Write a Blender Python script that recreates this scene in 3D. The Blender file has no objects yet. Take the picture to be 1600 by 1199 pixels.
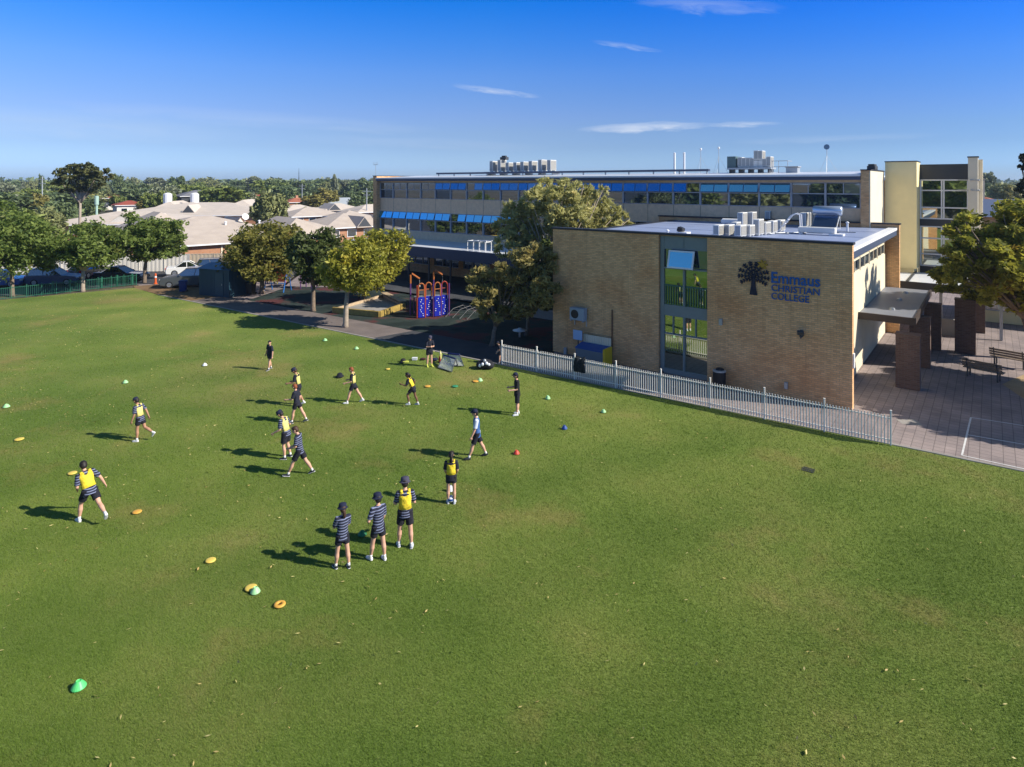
import bpy, bmesh, math, random
import numpy as np
from mathutils import Vector, Matrix
R = math.radians
random.seed(7)
rng = np.random.default_rng(7)
sc = bpy.context.scene
col = sc.collection

# ------------------------------------------------------------------ camera (level, lens shifted down)
F, HC, HY = 970.0, 9.5, 286.0            # focal length in photo pixels, camera height, horizon row
cam = bpy.data.objects.new('camera', bpy.data.cameras.new('camera'))
col.objects.link(cam)
cam.location = (0, 0, HC)
cam.rotation_euler = (R(90), 0, 0)
cam.data.sensor_width = 36
cam.data.lens = 36 * F / 1600
cam.data.shift_y = -(599.5 - HY) / 1600
cam.data.clip_start = 0.3
cam.data.clip_end = 9000
sc.camera = cam

# ------------------------------------------------------------------ world and sun
SUN_EL = 34.5
SUN_AZ = Vector((0.962, -0.272, 0)).normalized()
SUN_STRENGTH, SKY_STRENGTH = 5.0, 0.14
w = bpy.data.worlds.new('World'); sc.world = w; w.use_nodes = True
nt = w.node_tree; nt.nodes.clear()
def N(nt, t, **k):
    n = nt.nodes.new(t)
    for a, b in k.items(): setattr(n, a, b)
    return n
sky = N(nt, 'ShaderNodeTexSky', sky_type='NISHITA', sun_disc=False, sun_elevation=R(SUN_EL),
        sun_rotation=math.atan2(SUN_AZ.x, SUN_AZ.y), altitude=50, air_density=1.0, dust_density=0.6, ozone_density=1.0)
hs = N(nt, 'ShaderNodeHueSaturation'); hs.inputs['Saturation'].default_value = 1.25
nt.links.new(sky.outputs[0], hs.inputs['Color'])
tc = N(nt, 'ShaderNodeTexCoord'); sep = N(nt, 'ShaderNodeSeparateXYZ'); nt.links.new(tc.outputs['Generated'], sep.inputs[0])
rampz = N(nt, 'ShaderNodeValToRGB'); nt.links.new(sep.outputs['Z'], rampz.inputs[0])
e = rampz.color_ramp.elements
e[0].position = 0.0; e[0].color = (.36, .54, 1.2, 1)
e[1].position = 1.0; e[1].color = (.66, .54, .42, 1)
for p_, c_ in ((.024, (.355, .535, 1.16)), (.037, (.35, .495, .98)), (.056, (.33, .43, .79)), (.079, (.345, .42, .71)), (.107, (.365, .43, .73)), (.139, (.35, .45, .76)),
               (.17, (.32, .47, .82)), (.227, (.175, .465, .92)), (.283, (.04, .44, 1.0)), (.40, (.62, .62, .72)), (.62, (.66, .58, .50))):  # upper stops, out of view, warmed as fill for the shaded walls
    q = e.new(p_); q.color = (*c_, 1)
tint = N(nt, 'ShaderNodeMixRGB', blend_type='MULTIPLY'); tint.inputs[0].default_value = 1.0
nt.links.new(hs.outputs[0], tint.inputs[1]); nt.links.new(rampz.outputs[0], tint.inputs[2])
def M(op, a, b=None, c=None, clamp=False):
    n = N(nt, 'ShaderNodeMath', operation=op, use_clamp=clamp)
    for i, v in enumerate((a, b, c)):
        if v is None: continue
        if isinstance(v, (int, float)): n.inputs[i].default_value = v
        else: nt.links.new(v, n.inputs[i])
    return n.outputs[0]
# thin cirrus wisps: streaks at fixed directions of the sky, broken up by stretched noise
az = M('ARCTAN2', sep.outputs['X'], sep.outputs['Y']); el = M('ARCSINE', sep.outputs['Z'])
cir = None
for az_d, el_d, L_, th, slope, amt in ((17.5, 15.2, 6.6, .75, -.13, .30), (12.0, 5.0, 6.2, .50, .02, .85), (20.5, 5.05, 3.2, .28, -.01, .55), (-1.5, 8.4, 4.2, .34, -.12, .50), (10.5, 12.2, 3.3, .28, -.18, .30),
                                        (-22, 5.4, 16, .75, -.035, .16), (-8, 3.6, 12, .6, -.03, .13), (-36, 4.3, 14, 1.2, -.02, .20), (27, 3.6, 8, .35, .01, .16)):
    da = M('SUBTRACT', az, R(az_d)); de = M('SUBTRACT', el, R(el_d))
    v_ = M('DIVIDE', M('MULTIPLY_ADD', da, -slope, de), R(th)); u_ = M('DIVIDE', da, R(L_))
    cb = N(nt, 'ShaderNodeCombineXYZ'); nt.links.new(M('MULTIPLY_ADD', u_, 2.2, az_d), cb.inputs[0]); nt.links.new(M('MULTIPLY_ADD', v_, 1.1, el_d), cb.inputs[1])
    cn = N(nt, 'ShaderNodeTexNoise'); cn.inputs['Scale'].default_value = 1.0; cn.inputs['Detail'].default_value = 6; cn.inputs['Roughness'].default_value = .62; cn.inputs['Distortion'].default_value = .5
    nt.links.new(cb.outputs[0], cn.inputs['Vector'])
    wob = M('MULTIPLY_ADD', cn.outputs[0], 1.8, -.9)
    v2 = M('ADD', v_, wob)
    fall = M('SUBTRACT', 1.0, M('ADD', M('MULTIPLY', u_, u_), M('MULTIPLY', v2, v2)), clamp=True)
    k_ = M('MULTIPLY', M('MULTIPLY', fall, M('MULTIPLY_ADD', cn.outputs[0], 2.2, -.45, clamp=True)), amt)
    cir = k_ if cir is None else M('ADD', cir, k_, clamp=True)
cl = N(nt, 'ShaderNodeMixRGB'); cl.inputs[2].default_value = (3.7, 4.1, 4.8, 1)
# the sky is a deeper blue towards the right, away from the thin veil on the left
side = N(nt, 'ShaderNodeMixRGB', blend_type='MULTIPLY'); side.inputs[2].default_value = (.30, .70, 1.0, 1)
nt.links.new(M('MULTIPLY', M('MULTIPLY_ADD', sep.outputs['X'], 1.55, .05, clamp=True), M('MULTIPLY_ADD', sep.outputs['Z'], 2.9, .18, clamp=True)), side.inputs[0])
nt.links.new(tint.outputs[0], side.inputs[1])
nt.links.new(cir, cl.inputs[0]); nt.links.new(side.outputs[0], cl.inputs[1])
bg = N(nt, 'ShaderNodeBackground'); bg.inputs[1].default_value = SKY_STRENGTH
nt.links.new(cl.outputs[0], bg.inputs[0])
wo = N(nt, 'ShaderNodeOutputWorld'); nt.links.new(bg.outputs[0], wo.inputs[0])

sl = bpy.data.lights.new('sun', 'SUN'); sl.energy = SUN_STRENGTH; sl.angle = R(0.5); sl.color = (1.0, 0.93, 0.80)
so = bpy.data.objects.new('sun', sl); col.objects.link(so); so.location = (60, -20, 60)
ldir = Vector((-SUN_AZ.x * math.cos(R(SUN_EL)), -SUN_AZ.y * math.cos(R(SUN_EL)), -math.sin(R(SUN_EL))))
so.rotation_euler = ldir.to_track_quat('-Z', 'Y').to_euler()

sc.view_settings.view_transform = 'Standard'
sc.view_settings.look = 'None'
sc.view_settings.exposure = 0.5
sc.view_settings.gamma = 1.0
sc.render.engine = 'CYCLES'
sc.cycles.max_bounces = 5; sc.cycles.diffuse_bounces = 2; sc.cycles.glossy_bounces = 3; sc.cycles.transmission_bounces = 2
sc.cycles.transparent_max_bounces = 4
sc.cycles.use_denoising = True

# ------------------------------------------------------------------ helpers
def G(px, py, h=0.0):
    Y = (HC - h) * F / (py - HY)
    return Vector(((px - 800) / F * Y, Y, h))
def D(px, py, Y):
    return Vector(((px - 800) / F * Y, Y, HC - (py - HY) * Y / F))
def PX(X, Y, z):
    return (800 + F * X / Y, HY + (HC - z) * F / Y)

def tag(o, label=None, cat=None, group=None, kind=None):
    if label: o['label'] = label
    if cat: o['category'] = cat
    if group: o['group'] = group
    if kind: o['kind'] = kind
    return o
def thing(name, label, cat, loc=(0, 0, 0), rz=0.0, group=None):
    o = bpy.data.objects.new(name, None); col.objects.link(o)
    o.location = loc; o.rotation_euler = (0, 0, rz)
    o.empty_display_size = .2
    return tag(o, label, cat, group)
def kids(o):
    return [c for c in bpy.data.objects if c.parent == o]
def copy_tree(o, parent=None):
    ch = kids(o)
    c = o.copy(); col.objects.link(c)
    if parent: c.parent = parent
    for k in ch: copy_tree(k, c)
    return c

class MB:
    def __init__(s): s.v = []; s.f = []; s.m = []
    def face(s, pts, m=0):
        i = len(s.v); s.v += [tuple(p) for p in pts]; s.f.append(tuple(range(i, i + len(pts)))); s.m.append(m); return s
    def _add(s, vs, fs, m=0):
        i = len(s.v); s.v += [tuple(p) for p in vs]
        for f in fs: s.f.append(tuple(i + k for k in f)); s.m.append(m)
        return s
    def box(s, x0, x1, y0, y1, z0, z1, m=0):
        vs = [(x0,y0,z0),(x1,y0,z0),(x1,y1,z0),(x0,y1,z0),(x0,y0,z1),(x1,y0,z1),(x1,y1,z1),(x0,y1,z1)]
        return s._add(vs, [(0,3,2,1),(4,5,6,7),(0,1,5,4),(1,2,6,5),(2,3,7,6),(3,0,4,7)], m)
    def obox(s, c, size, M=None, m=0):
        hx, hy, hz = size[0]/2, size[1]/2, size[2]/2
        vs = []
        for x, y, z in [(-1,-1,-1),(1,-1,-1),(1,1,-1),(-1,1,-1),(-1,-1,1),(1,-1,1),(1,1,1),(-1,1,1)]:
            p = Vector((x*hx, y*hy, z*hz))
            if M is not None: p = M @ p
            vs.append(Vector(c) + p)
        return s._add(vs, [(0,3,2,1),(4,5,6,7),(0,1,5,4),(1,2,6,5),(2,3,7,6),(3,0,4,7)], m)
    def prism(s, poly, z0, z1, m=0):
        n = len(poly)
        vs = [(x, y, z0) for x, y in poly] + [(x, y, z1) for x, y in poly]
        fs = [tuple(reversed(range(n))), tuple(range(n, 2*n))] + [(i, (i+1) % n, n+(i+1) % n, n+i) for i in range(n)]
        return s._add(vs, fs, m)
    def extrude(s, poly, d, m=0):
        """poly: 3-D points, d: extrusion vector"""
        n = len(poly); d = Vector(d)
        vs = [Vector(p) for p in poly] + [Vector(p) + d for p in poly]
        fs = [tuple(range(n)), tuple(reversed(range(n, 2*n)))] + [(i, n+i, n+(i+1) % n, (i+1) % n) for i in range(n)]
        return s._add(vs, fs, m)
    def loft(s, pts, rx, ry=None, right=None, n=10, m=0, cap=True):
        pts = [Vector(p) for p in pts]; k = len(pts)
        if not hasattr(rx, '__len__'): rx = [rx]*k
        if ry is None: ry = rx
        if not hasattr(ry, '__len__'): ry = [ry]*k
        vs = []; prev = None
        for i, p in enumerate(pts):
            d = (pts[min(i+1, k-1)] - pts[max(i-1, 0)])
            if d.length < 1e-9: d = Vector((0,0,1))
            d.normalize()
            r = Vector(right) if right is not None else (prev if prev is not None else (Vector((1,0,0)) if abs(d.x) < .8 else Vector((0,1,0))))
            r = r - d*r.dot(d)
            if r.length < 1e-6: r = d.orthogonal()
            r.normalize(); prev = r; f = d.cross(r)
            for j in range(n):
                a = 2*math.pi*j/n
                vs.append(p + r*(rx[i]*math.cos(a)) + f*(ry[i]*math.sin(a)))
        fs = []
        for i in range(k-1):
            for j in range(n):
                fs.append((i*n+j, i*n+(j+1) % n, (i+1)*n+(j+1) % n, (i+1)*n+j))
        if cap:
            fs.append(tuple(reversed(range(n)))); fs.append(tuple(range((k-1)*n, k*n)))
        return s._add(vs, fs, m)
    tube = loft
    def lathe(s, prof, c=(0,0,0), n=14, m=0, M=None):
        vs = []; k = len(prof)
        for r, z in prof:
            for j in range(n):
                a = 2*math.pi*j/n
                p = Vector((r*math.cos(a), r*math.sin(a), z))
                if M is not None: p = M @ p
                vs.append(Vector(c) + p)
        fs = []
        for i in range(k-1):
            for j in range(n): fs.append((i*n+j, i*n+(j+1) % n, (i+1)*n+(j+1) % n, (i+1)*n+j))
        fs.append(tuple(reversed(range(n)))); fs.append(tuple(range((k-1)*n, k*n)))
        return s._add(vs, fs, m)
    def ell(s, c, r, M=None, n=14, k=9, m=0):
        prof = []
        vs = []
        for i in range(1, k):
            t = math.pi*i/k - math.pi/2
            for j in range(n):
                a = 2*math.pi*j/n
                p = Vector((r[0]*math.cos(t)*math.cos(a), r[1]*math.cos(t)*math.sin(a), r[2]*math.sin(t)))
                if M is not None: p = M @ p
                vs.append(Vector(c)+p)
        b = Vector((0,0,-r[2])); t_ = Vector((0,0,r[2]))
        if M is not None: b = M @ b; t_ = M @ t_
        vs += [Vector(c)+b, Vector(c)+t_]
        q = len(vs); fs = []
        for i in range(k-2):
            for j in range(n): fs.append((i*n+j, i*n+(j+1) % n, (i+1)*n+(j+1) % n, (i+1)*n+j))
        for j in range(n):
            fs.append((q-2, (j+1) % n, j)); fs.append((q-1, (k-2)*n+j, (k-2)*n+(j+1) % n))
        return s._add(vs, fs, m)
    def build(s, name, mats, parent=None, smooth=False, bevel=0.0, loc=None, rz=0.0, recalc=True, remesh=0.0, seg=1):
        me = bpy.data.meshes.new(name)
        me.from_pydata(s.v, [], s.f)
        if not isinstance(mats, (list, tuple)): mats = [mats]
        for m in mats: me.materials.append(m)
        me.polygons.foreach_set('material_index', s.m)
        if recalc:
            bm = bmesh.new(); bm.from_mesh(me); bmesh.ops.recalc_face_normals(bm, faces=bm.faces); bm.to_mesh(me); bm.free()
        if smooth: me.polygons.foreach_set('use_smooth', [True]*len(s.f))
        me.update()
        o = bpy.data.objects.new(name, me); col.objects.link(o)
        if parent is not None: o.parent = parent
        if loc is not None: o.location = loc
        if rz: o.rotation_euler = (0, 0, rz)
        if bevel:
            b = o.modifiers.new('bevel', 'BEVEL'); b.width = bevel; b.segments = seg; b.limit_method = 'ANGLE'
        if remesh:
            b = o.modifiers.new('remesh', 'REMESH'); b.mode = 'VOXEL'; b.voxel_size = remesh; b.use_smooth_shade = True
            b = o.modifiers.new('smooth', 'SMOOTH'); b.iterations = 3; b.factor = .5
        return o

def np_mesh(name, verts, nper, mat, parent=None, smooth=False):
    """mesh of len(verts)/nper separate polygons"""
    verts = np.asarray(verts, np.float32).reshape(-1, 3); nv = len(verts); nf = nv//nper
    me = bpy.data.meshes.new(name)
    me.vertices.add(nv); me.vertices.foreach_set('co', verts.ravel())
    me.loops.add(nv); me.loops.foreach_set('vertex_index', np.arange(nv, dtype=np.int32))
    me.polygons.add(nf); me.polygons.foreach_set('loop_start', np.arange(0, nv, nper, dtype=np.int32))
    me.materials.append(mat); me.update(calc_edges=True); me.validate()
    o = bpy.data.objects.new(name, me); col.objects.link(o)
    if parent is not None: o.parent = parent
    return o

# ------------------------------------------------------------------ materials
MATS = {}
def mat(name, c, rough=.6, metal=0.0, var=0.0, vscale=2.0, bump=0.0, bscale=30.0, spec=.4, c2=None):
    if name in MATS: return MATS[name]
    m = bpy.data.materials.new(name); m.use_nodes = True; t = m.node_tree; b = t.nodes['Principled BSDF']
    b.inputs['Base Color'].default_value = (*c, 1); b.inputs['Roughness'].default_value = rough
    b.inputs['Metallic'].default_value = metal; b.inputs['Specular IOR Level'].default_value = spec
    if var or bump or c2:
        tc = N(t, 'ShaderNodeTexCoord')
        if var or c2:
            n1 = N(t, 'ShaderNodeTexNoise'); n1.inputs['Scale'].default_value = vscale; n1.inputs['Detail'].default_value = 6; n1.inputs['Roughness'].default_value = .65
            t.links.new(tc.outputs['Object'], n1.inputs['Vector'])
            r = N(t, 'ShaderNodeValToRGB'); t.links.new(n1.outputs[0], r.inputs[0])
            r.color_ramp.elements[0].position = .3; r.color_ramp.elements[1].position = .7
            d = c2 if c2 else tuple(x*(1-var) for x in c)
            u = c if c2 else tuple(min(1, x*(1+var)) for x in c)
            r.color_ramp.elements[0].color = (*d, 1); r.color_ramp.elements[1].color = (*u, 1)
            t.links.new(r.outputs[0], b.inputs['Base Color'])
        if bump:
            n2 = N(t, 'ShaderNodeTexNoise'); n2.inputs['Scale'].default_value = bscale; n2.inputs['Detail'].default_value = 4
            t.links.new(tc.outputs['Object'], n2.inputs['Vector'])
            bp = N(t, 'ShaderNodeBump'); bp.inputs['Strength'].default_value = bump; bp.inputs['Distance'].default_value = .03
            t.links.new(n2.outputs[0], bp.inputs['Height']); t.links.new(bp.outputs[0], b.inputs['Normal'])
    MATS[name] = m; return m

def brick_mat(name, c1, c2, mortar, bw=.24, bh=.086, msize=.010, var=.35, vscale=.5, rot=False, patch=None):
    m = bpy.data.materials.new(name); m.use_nodes = True; t = m.node_tree; b = t.nodes['Principled BSDF']
    b.inputs['Roughness'].default_value = .85; b.inputs['Specular IOR Level'].default_value = .25
    tc = N(t, 'ShaderNodeTexCoord'); sp = N(t, 'ShaderNodeSeparateXYZ'); t.links.new(tc.outputs['Object'], sp.inputs[0])
    ad = N(t, 'ShaderNodeMath', operation='ADD'); t.links.new(sp.outputs['X'], ad.inputs[0]); t.links.new(sp.outputs['Y'], ad.inputs[1])
    cb = N(t, 'ShaderNodeCombineXYZ'); t.links.new(ad.outputs[0], cb.inputs['X']); t.links.new(sp.outputs['Z'], cb.inputs['Y'])
    br = N(t, 'ShaderNodeTexBrick'); t.links.new(cb.outputs[0], br.inputs['Vector'])
    br.inputs['Scale'].default_value = 1; br.inputs['Brick Width'].default_value = bw; br.inputs['Row Height'].default_value = bh
    br.inputs['Mortar Size'].default_value = msize; br.inputs['Mortar Smooth'].default_value = .3; br.inputs['Bias'].default_value = -.1
    br.inputs['Color1'].default_value = (*c1, 1); br.inputs['Color2'].default_value = (*c2, 1); br.inputs['Mortar'].default_value = (*mortar, 1)
    # weathering streaks: noise stretched along the courses
    mp = N(t, 'ShaderNodeMapping'); mp.inputs['Scale'].default_value = (2.2, 12.0, 1); t.links.new(cb.outputs[0], mp.inputs[0])
    n1 = N(t, 'ShaderNodeTexNoise'); n1.inputs['Scale'].default_value = 1.1; n1.inputs['Detail'].default_value = 8; n1.inputs['Roughness'].default_value = .7
    t.links.new(mp.outputs[0], n1.inputs['Vector'])
    r = N(t, 'ShaderNodeValToRGB'); t.links.new(n1.outputs[0], r.inputs[0])
    r.color_ramp.elements[0].position = .32; r.color_ramp.elements[0].color = (1-var, 1-var*1.05, 1-var*1.1, 1)
    r.color_ramp.elements[1].position = .62; r.color_ramp.elements[1].color = (1, 1, 1, 1)
    mx = N(t, 'ShaderNodeMixRGB', blend_type='MULTIPLY'); mx.inputs[0].default_value = 1
    t.links.new(br.outputs['Color'], mx.inputs[1]); t.links.new(r.outputs[0], mx.inputs[2])
    out = mx.outputs[0]
    if patch:
        n3 = N(t, 'ShaderNodeTexNoise'); n3.inputs['Scale'].default_value = .45; n3.inputs['Detail'].default_value = 5; t.links.new(cb.outputs[0], n3.inputs['Vector'])
        r3 = N(t, 'ShaderNodeValToRGB'); r3.color_ramp.elements[0].position = .45; r3.color_ramp.elements[1].position = .68
        t.links.new(n3.outputs[0], r3.inputs[0])
        m3 = N(t, 'ShaderNodeMixRGB', blend_type='MULTIPLY'); m3.inputs[2].default_value = (*patch, 1)
        t.links.new(r3.outputs[0], m3.inputs[0]); t.links.new(out, m3.inputs[1]); out = m3.outputs[0]
    mp4 = N(t, 'ShaderNodeMapping'); mp4.inputs['Scale'].default_value = (2.6, .16, 1); t.links.new(cb.outputs[0], mp4.inputs[0])
    n4 = N(t, 'ShaderNodeTexNoise'); n4.inputs['Scale'].default_value = 1.0; n4.inputs['Detail'].default_value = 6; n4.inputs['Roughness'].default_value = .7; t.links.new(mp4.outputs[0], n4.inputs['Vector'])
    r4 = N(t, 'ShaderNodeValToRGB'); r4.color_ramp.elements[0].position = .54; r4.color_ramp.elements[1].position = .74
    r4.color_ramp.elements[0].color = (1, 1, 1, 1); r4.color_ramp.elements[1].color = (.78, .76, .74, 1); t.links.new(n4.outputs[0], r4.inputs[0])
    m4 = N(t, 'ShaderNodeMixRGB', blend_type='MULTIPLY'); m4.inputs[0].default_value = 1; t.links.new(out, m4.inputs[1]); t.links.new(r4.outputs[0], m4.inputs[2]); out = m4.outputs[0]
    t.links.new(out, b.inputs['Base Color'])
    bp = N(t, 'ShaderNodeBump'); bp.inputs['Strength'].default_value = .5; bp.inputs['Distance'].default_value = .01
    t.links.new(br.outputs['Fac'], bp.inputs['Height']); bp.invert = True; t.links.new(bp.outputs[0], b.inputs['Normal'])
    MATS[name] = m; return m

def glass_mat(name, inner, refl=.45, tint=(.9, .95, 1), rough=.02):
    m = bpy.data.materials.new(name); m.use_nodes = True; t = m.node_tree; t.nodes.clear()
    d = N(t, 'ShaderNodeBsdfDiffuse'); d.inputs[0].default_value = (*inner, 1)
    g = N(t, 'ShaderNodeBsdfGlossy'); g.inputs['Color'].default_value = (*tint, 1); g.inputs['Roughness'].default_value = rough
    tc = N(t, 'ShaderNodeTexCoord'); n = N(t, 'ShaderNodeTexNoise'); n.inputs['Scale'].default_value = .9; n.inputs['Detail'].default_value = 1
    t.links.new(tc.outputs['Object'], n.inputs['Vector'])
    bp = N(t, 'ShaderNodeBump'); bp.inputs['Strength'].default_value = .06; bp.inputs['Distance'].default_value = .02
    t.links.new(n.outputs[0], bp.inputs['Height']); t.links.new(bp.outputs[0], g.inputs['Normal'])
    mx = N(t, 'ShaderNodeMixShader'); mx.inputs[0].default_value = refl
    o = N(t, 'ShaderNodeOutputMaterial')
    t.links.new(d.outputs[0], mx.inputs[1]); t.links.new(g.outputs[0], mx.inputs[2]); t.links.new(mx.outputs[0], o.inputs[0])
    MATS[name] = m; return m

def leaf_mat(name, dark, light, transl=.25, accent=None, acc=.12, cl=.9):
    """each leaf its own tone; clumps of the crown drift between the two tones"""
    m = bpy.data.materials.new(name); m.use_nodes = True; t = m.node_tree; t.nodes.clear()
    gi = N(t, 'ShaderNodeNewGeometry'); tc = N(t, 'ShaderNodeTexCoord')
    n = N(t, 'ShaderNodeTexNoise'); n.inputs['Scale'].default_value = cl; n.inputs['Detail'].default_value = 4; t.links.new(tc.outputs['Object'], n.inputs['Vector'])
    a1 = N(t, 'ShaderNodeMath', operation='MULTIPLY'); a1.inputs[1].default_value = .55; t.links.new(gi.outputs['Random Per Island'], a1.inputs[0])
    a2 = N(t, 'ShaderNodeMath', operation='MULTIPLY_ADD'); a2.inputs[1].default_value = 1.5; a2.inputs[2].default_value = -.52; t.links.new(n.outputs[0], a2.inputs[0])
    a3 = N(t, 'ShaderNodeMath', operation='ADD', use_clamp=True); t.links.new(a1.outputs[0], a3.inputs[0]); t.links.new(a2.outputs[0], a3.inputs[1])
    r = N(t, 'ShaderNodeValToRGB'); r.color_ramp.elements[0].color = (*dark, 1); r.color_ramp.elements[1].color = (*light, 1)
    r.color_ramp.elements[0].position = .1; r.color_ramp.elements[1].position = .9
    if accent:
        r.color_ramp.elements[1].position = 1 - acc*1.4
        q = r.color_ramp.elements.new(1 - acc*.5); q.color = (*accent, 1)
    t.links.new(a3.outputs[0], r.inputs[0])
    d = N(t, 'ShaderNodeBsdfPrincipled'); d.inputs['Roughness'].default_value = .55; d.inputs['Specular IOR Level'].default_value = .3
    tr = N(t, 'ShaderNodeBsdfTranslucent'); mx = N(t, 'ShaderNodeMixShader'); mx.inputs[0].default_value = transl
    t.links.new(r.outputs[0], d.inputs['Base Color']); t.links.new(r.outputs[0], tr.inputs['Color'])
    o = N(t, 'ShaderNodeOutputMaterial'); t.links.new(d.outputs[0], mx.inputs[1]); t.links.new(tr.outputs[0], mx.inputs[2]); t.links.new(mx.outputs[0], o.inputs[0])
    MATS[name] = m; return m

UANG = math.atan2(-0.6112, 0.7915)           # direction of both school buildings' long sides
U = Vector((math.cos(UANG), math.sin(UANG), 0)); V = Vector((-U.y, U.x, 0))
A0 = Vector((14.2, 25.9, 0))                 # near corner of the brick block
B0 = Vector((23.0, 40.8, 0))                 # right end of the long block's facade
def loc_x(O, px, yl, z=0):
    """distance along U from O, on the plane yl behind O's facade, that shows in column px"""
    k = (px - 800)/F; P = O + V*yl
    return (k*P.y - P.x)/(U.x - k*U.y)

M_brick = brick_mat('cream_brick', (.90, .53, .255), (.66, .365, .17), (.50, .35, .22), var=.14, patch=(.88, .76, .68))
M_brick_red = brick_mat('orange_brick', (.50, .22, .11), (.40, .17, .085), (.45, .36, .28), var=.2)
M_brick_brown = brick_mat('brown_brick', (.17, .105, .085), (.115, .07, .06), (.15, .13, .12), var=.25)
M_render = mat('cream_render', (.88, .75, .40), .8, var=.06, vscale=1.2)
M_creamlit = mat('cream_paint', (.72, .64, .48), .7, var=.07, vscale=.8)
M_grey_frame = mat('grey_green_frame', (.20, .235, .24), .5, var=.06)
M_mull = mat('mullion', (.42, .41, .42), .5)
M_dark = mat('dark_trim', (.025, .028, .04), .5)
M_roofA = mat('blue_grey_roofing', (.27, .325, .49), .45, var=.10, vscale=.6, spec=.5)
M_white_metal = mat('white_metal', (.78, .78, .80), .4, var=.04, vscale=1.0)
M_lightroof = mat('pale_metal_roof', (.62, .64, .68), .38, var=.06, vscale=.7)
M_fascia = mat('navy_fascia_and_shade', (.055, .075, .13), .45)
M_spandrel = mat('pebble_spandrel', (.80, .57, .37), .9, var=.13, vscale=3.0, bump=.2)
M_glass = glass_mat('window_glass', (.012, .02, .032), .38)
M_glass_blue = glass_mat('open_sash_glass', (.006, .07, .18), .8, (.40, .90, 1.0))
M_glass_navy = glass_mat('navy_sash_glass', (.006, .022, .075), .28, (.5, .75, 1.0))
M_glass_dk = glass_mat('dark_glass', (.012, .02, .045), .25, (.5, .7, 1))
M_glass_refl = glass_mat('mirror_glass', (.012, .022, .014), .54, (.88, .95, .86))
M_glass_green = glass_mat('green_stair_glass', (.008, .022, .014), .36, (.7, .95, .75))
M_glass_blind = glass_mat('glass_with_blind', (.16, .16, .15), .30)
M_glass_teal = glass_mat('glass_dim_room', (.02, .045, .05), .33)
M_galv = mat('galvanised', (.42, .44, .46), .45, metal=.4)
M_whiteplastic = mat('white_enamel', (.74, .73, .70), .45, var=.05, vscale=2)
M_blackp = mat('black_plastic', (.015, .015, .018), .5)
M_grille = mat('fan_grille', (.30, .29, .27), .6)
M_greydark = mat('charcoal', (.05, .055, .065), .55)
# ------------------------------------------------------------------ ground sheets
def big_tone(t, tc, col_):
    """slow drift of tone across tens of metres"""
    n = N(t, 'ShaderNodeTexNoise'); n.inputs['Scale'].default_value = .055; n.inputs['Detail'].default_value = 3; n.inputs['Roughness'].default_value = .5
    t.links.new(tc.outputs['Object'], n.inputs['Vector'])
    r = N(t, 'ShaderNodeValToRGB'); r.color_ramp.elements[0].position = .34; r.color_ramp.elements[1].position = .66
    r.color_ramp.elements[0].color = (.74, .82, .78, 1); r.color_ramp.elements[1].color = (1.08, 1.05, 1.04, 1); t.links.new(n.outputs[0], r.inputs[0])
    m = N(t, 'ShaderNodeMixRGB', blend_type='MULTIPLY'); m.inputs[0].default_value = 1
    t.links.new(col_, m.inputs[1]); t.links.new(r.outputs[0], m.inputs[2])
    mp = N(t, 'ShaderNodeMapping'); mp.inputs['Rotation'].default_value = (0, 0, R(62)); t.links.new(tc.outputs['Object'], mp.inputs[0])
    wv = N(t, 'ShaderNodeTexWave'); wv.inputs['Scale'].default_value = .075; wv.inputs['Distortion'].default_value = 1.6; wv.inputs['Detail Scale'].default_value = .6; t.links.new(mp.outputs[0], wv.inputs['Vector'])
    r2 = N(t, 'ShaderNodeValToRGB'); r2.color_ramp.elements[0].color = (.93, .95, .93, 1); r2.color_ramp.elements[1].color = (1.05, 1.045, 1.04, 1); t.links.new(wv.outputs[0], r2.inputs[0])
    m2 = N(t, 'ShaderNodeMixRGB', blend_type='MULTIPLY'); m2.inputs[0].default_value = 1     # faint mowing bands
    t.links.new(m.outputs[0], m2.inputs[1]); t.links.new(r2.outputs[0], m2.inputs[2]); return m2.outputs[0]
def worn(t, tc, col_):
    """dry brown patches in the turf"""
    mp = N(t, 'ShaderNodeMapping'); mp.inputs['Location'].default_value = (4.3, 11.7, 0); t.links.new(tc.outputs['Object'], mp.inputs[0])
    n = N(t, 'ShaderNodeTexNoise'); n.inputs['Scale'].default_value = .19; n.inputs['Detail'].default_value = 7; n.inputs['Roughness'].default_value = .66; t.links.new(mp.outputs[0], n.inputs['Vector'])
    r = N(t, 'ShaderNodeValToRGB'); r.color_ramp.elements[0].position = .55; r.color_ramp.elements[1].position = .78; r.color_ramp.elements[1].color = (.75, .75, .75, 1); t.links.new(n.outputs[0], r.inputs[0])
    m = N(t, 'ShaderNodeMixRGB'); m.inputs[2].default_value = (.31, .215, .09, 1)
    t.links.new(r.outputs[0], m.inputs[0]); t.links.new(col_, m.inputs[1]); return m.outputs[0]
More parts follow.
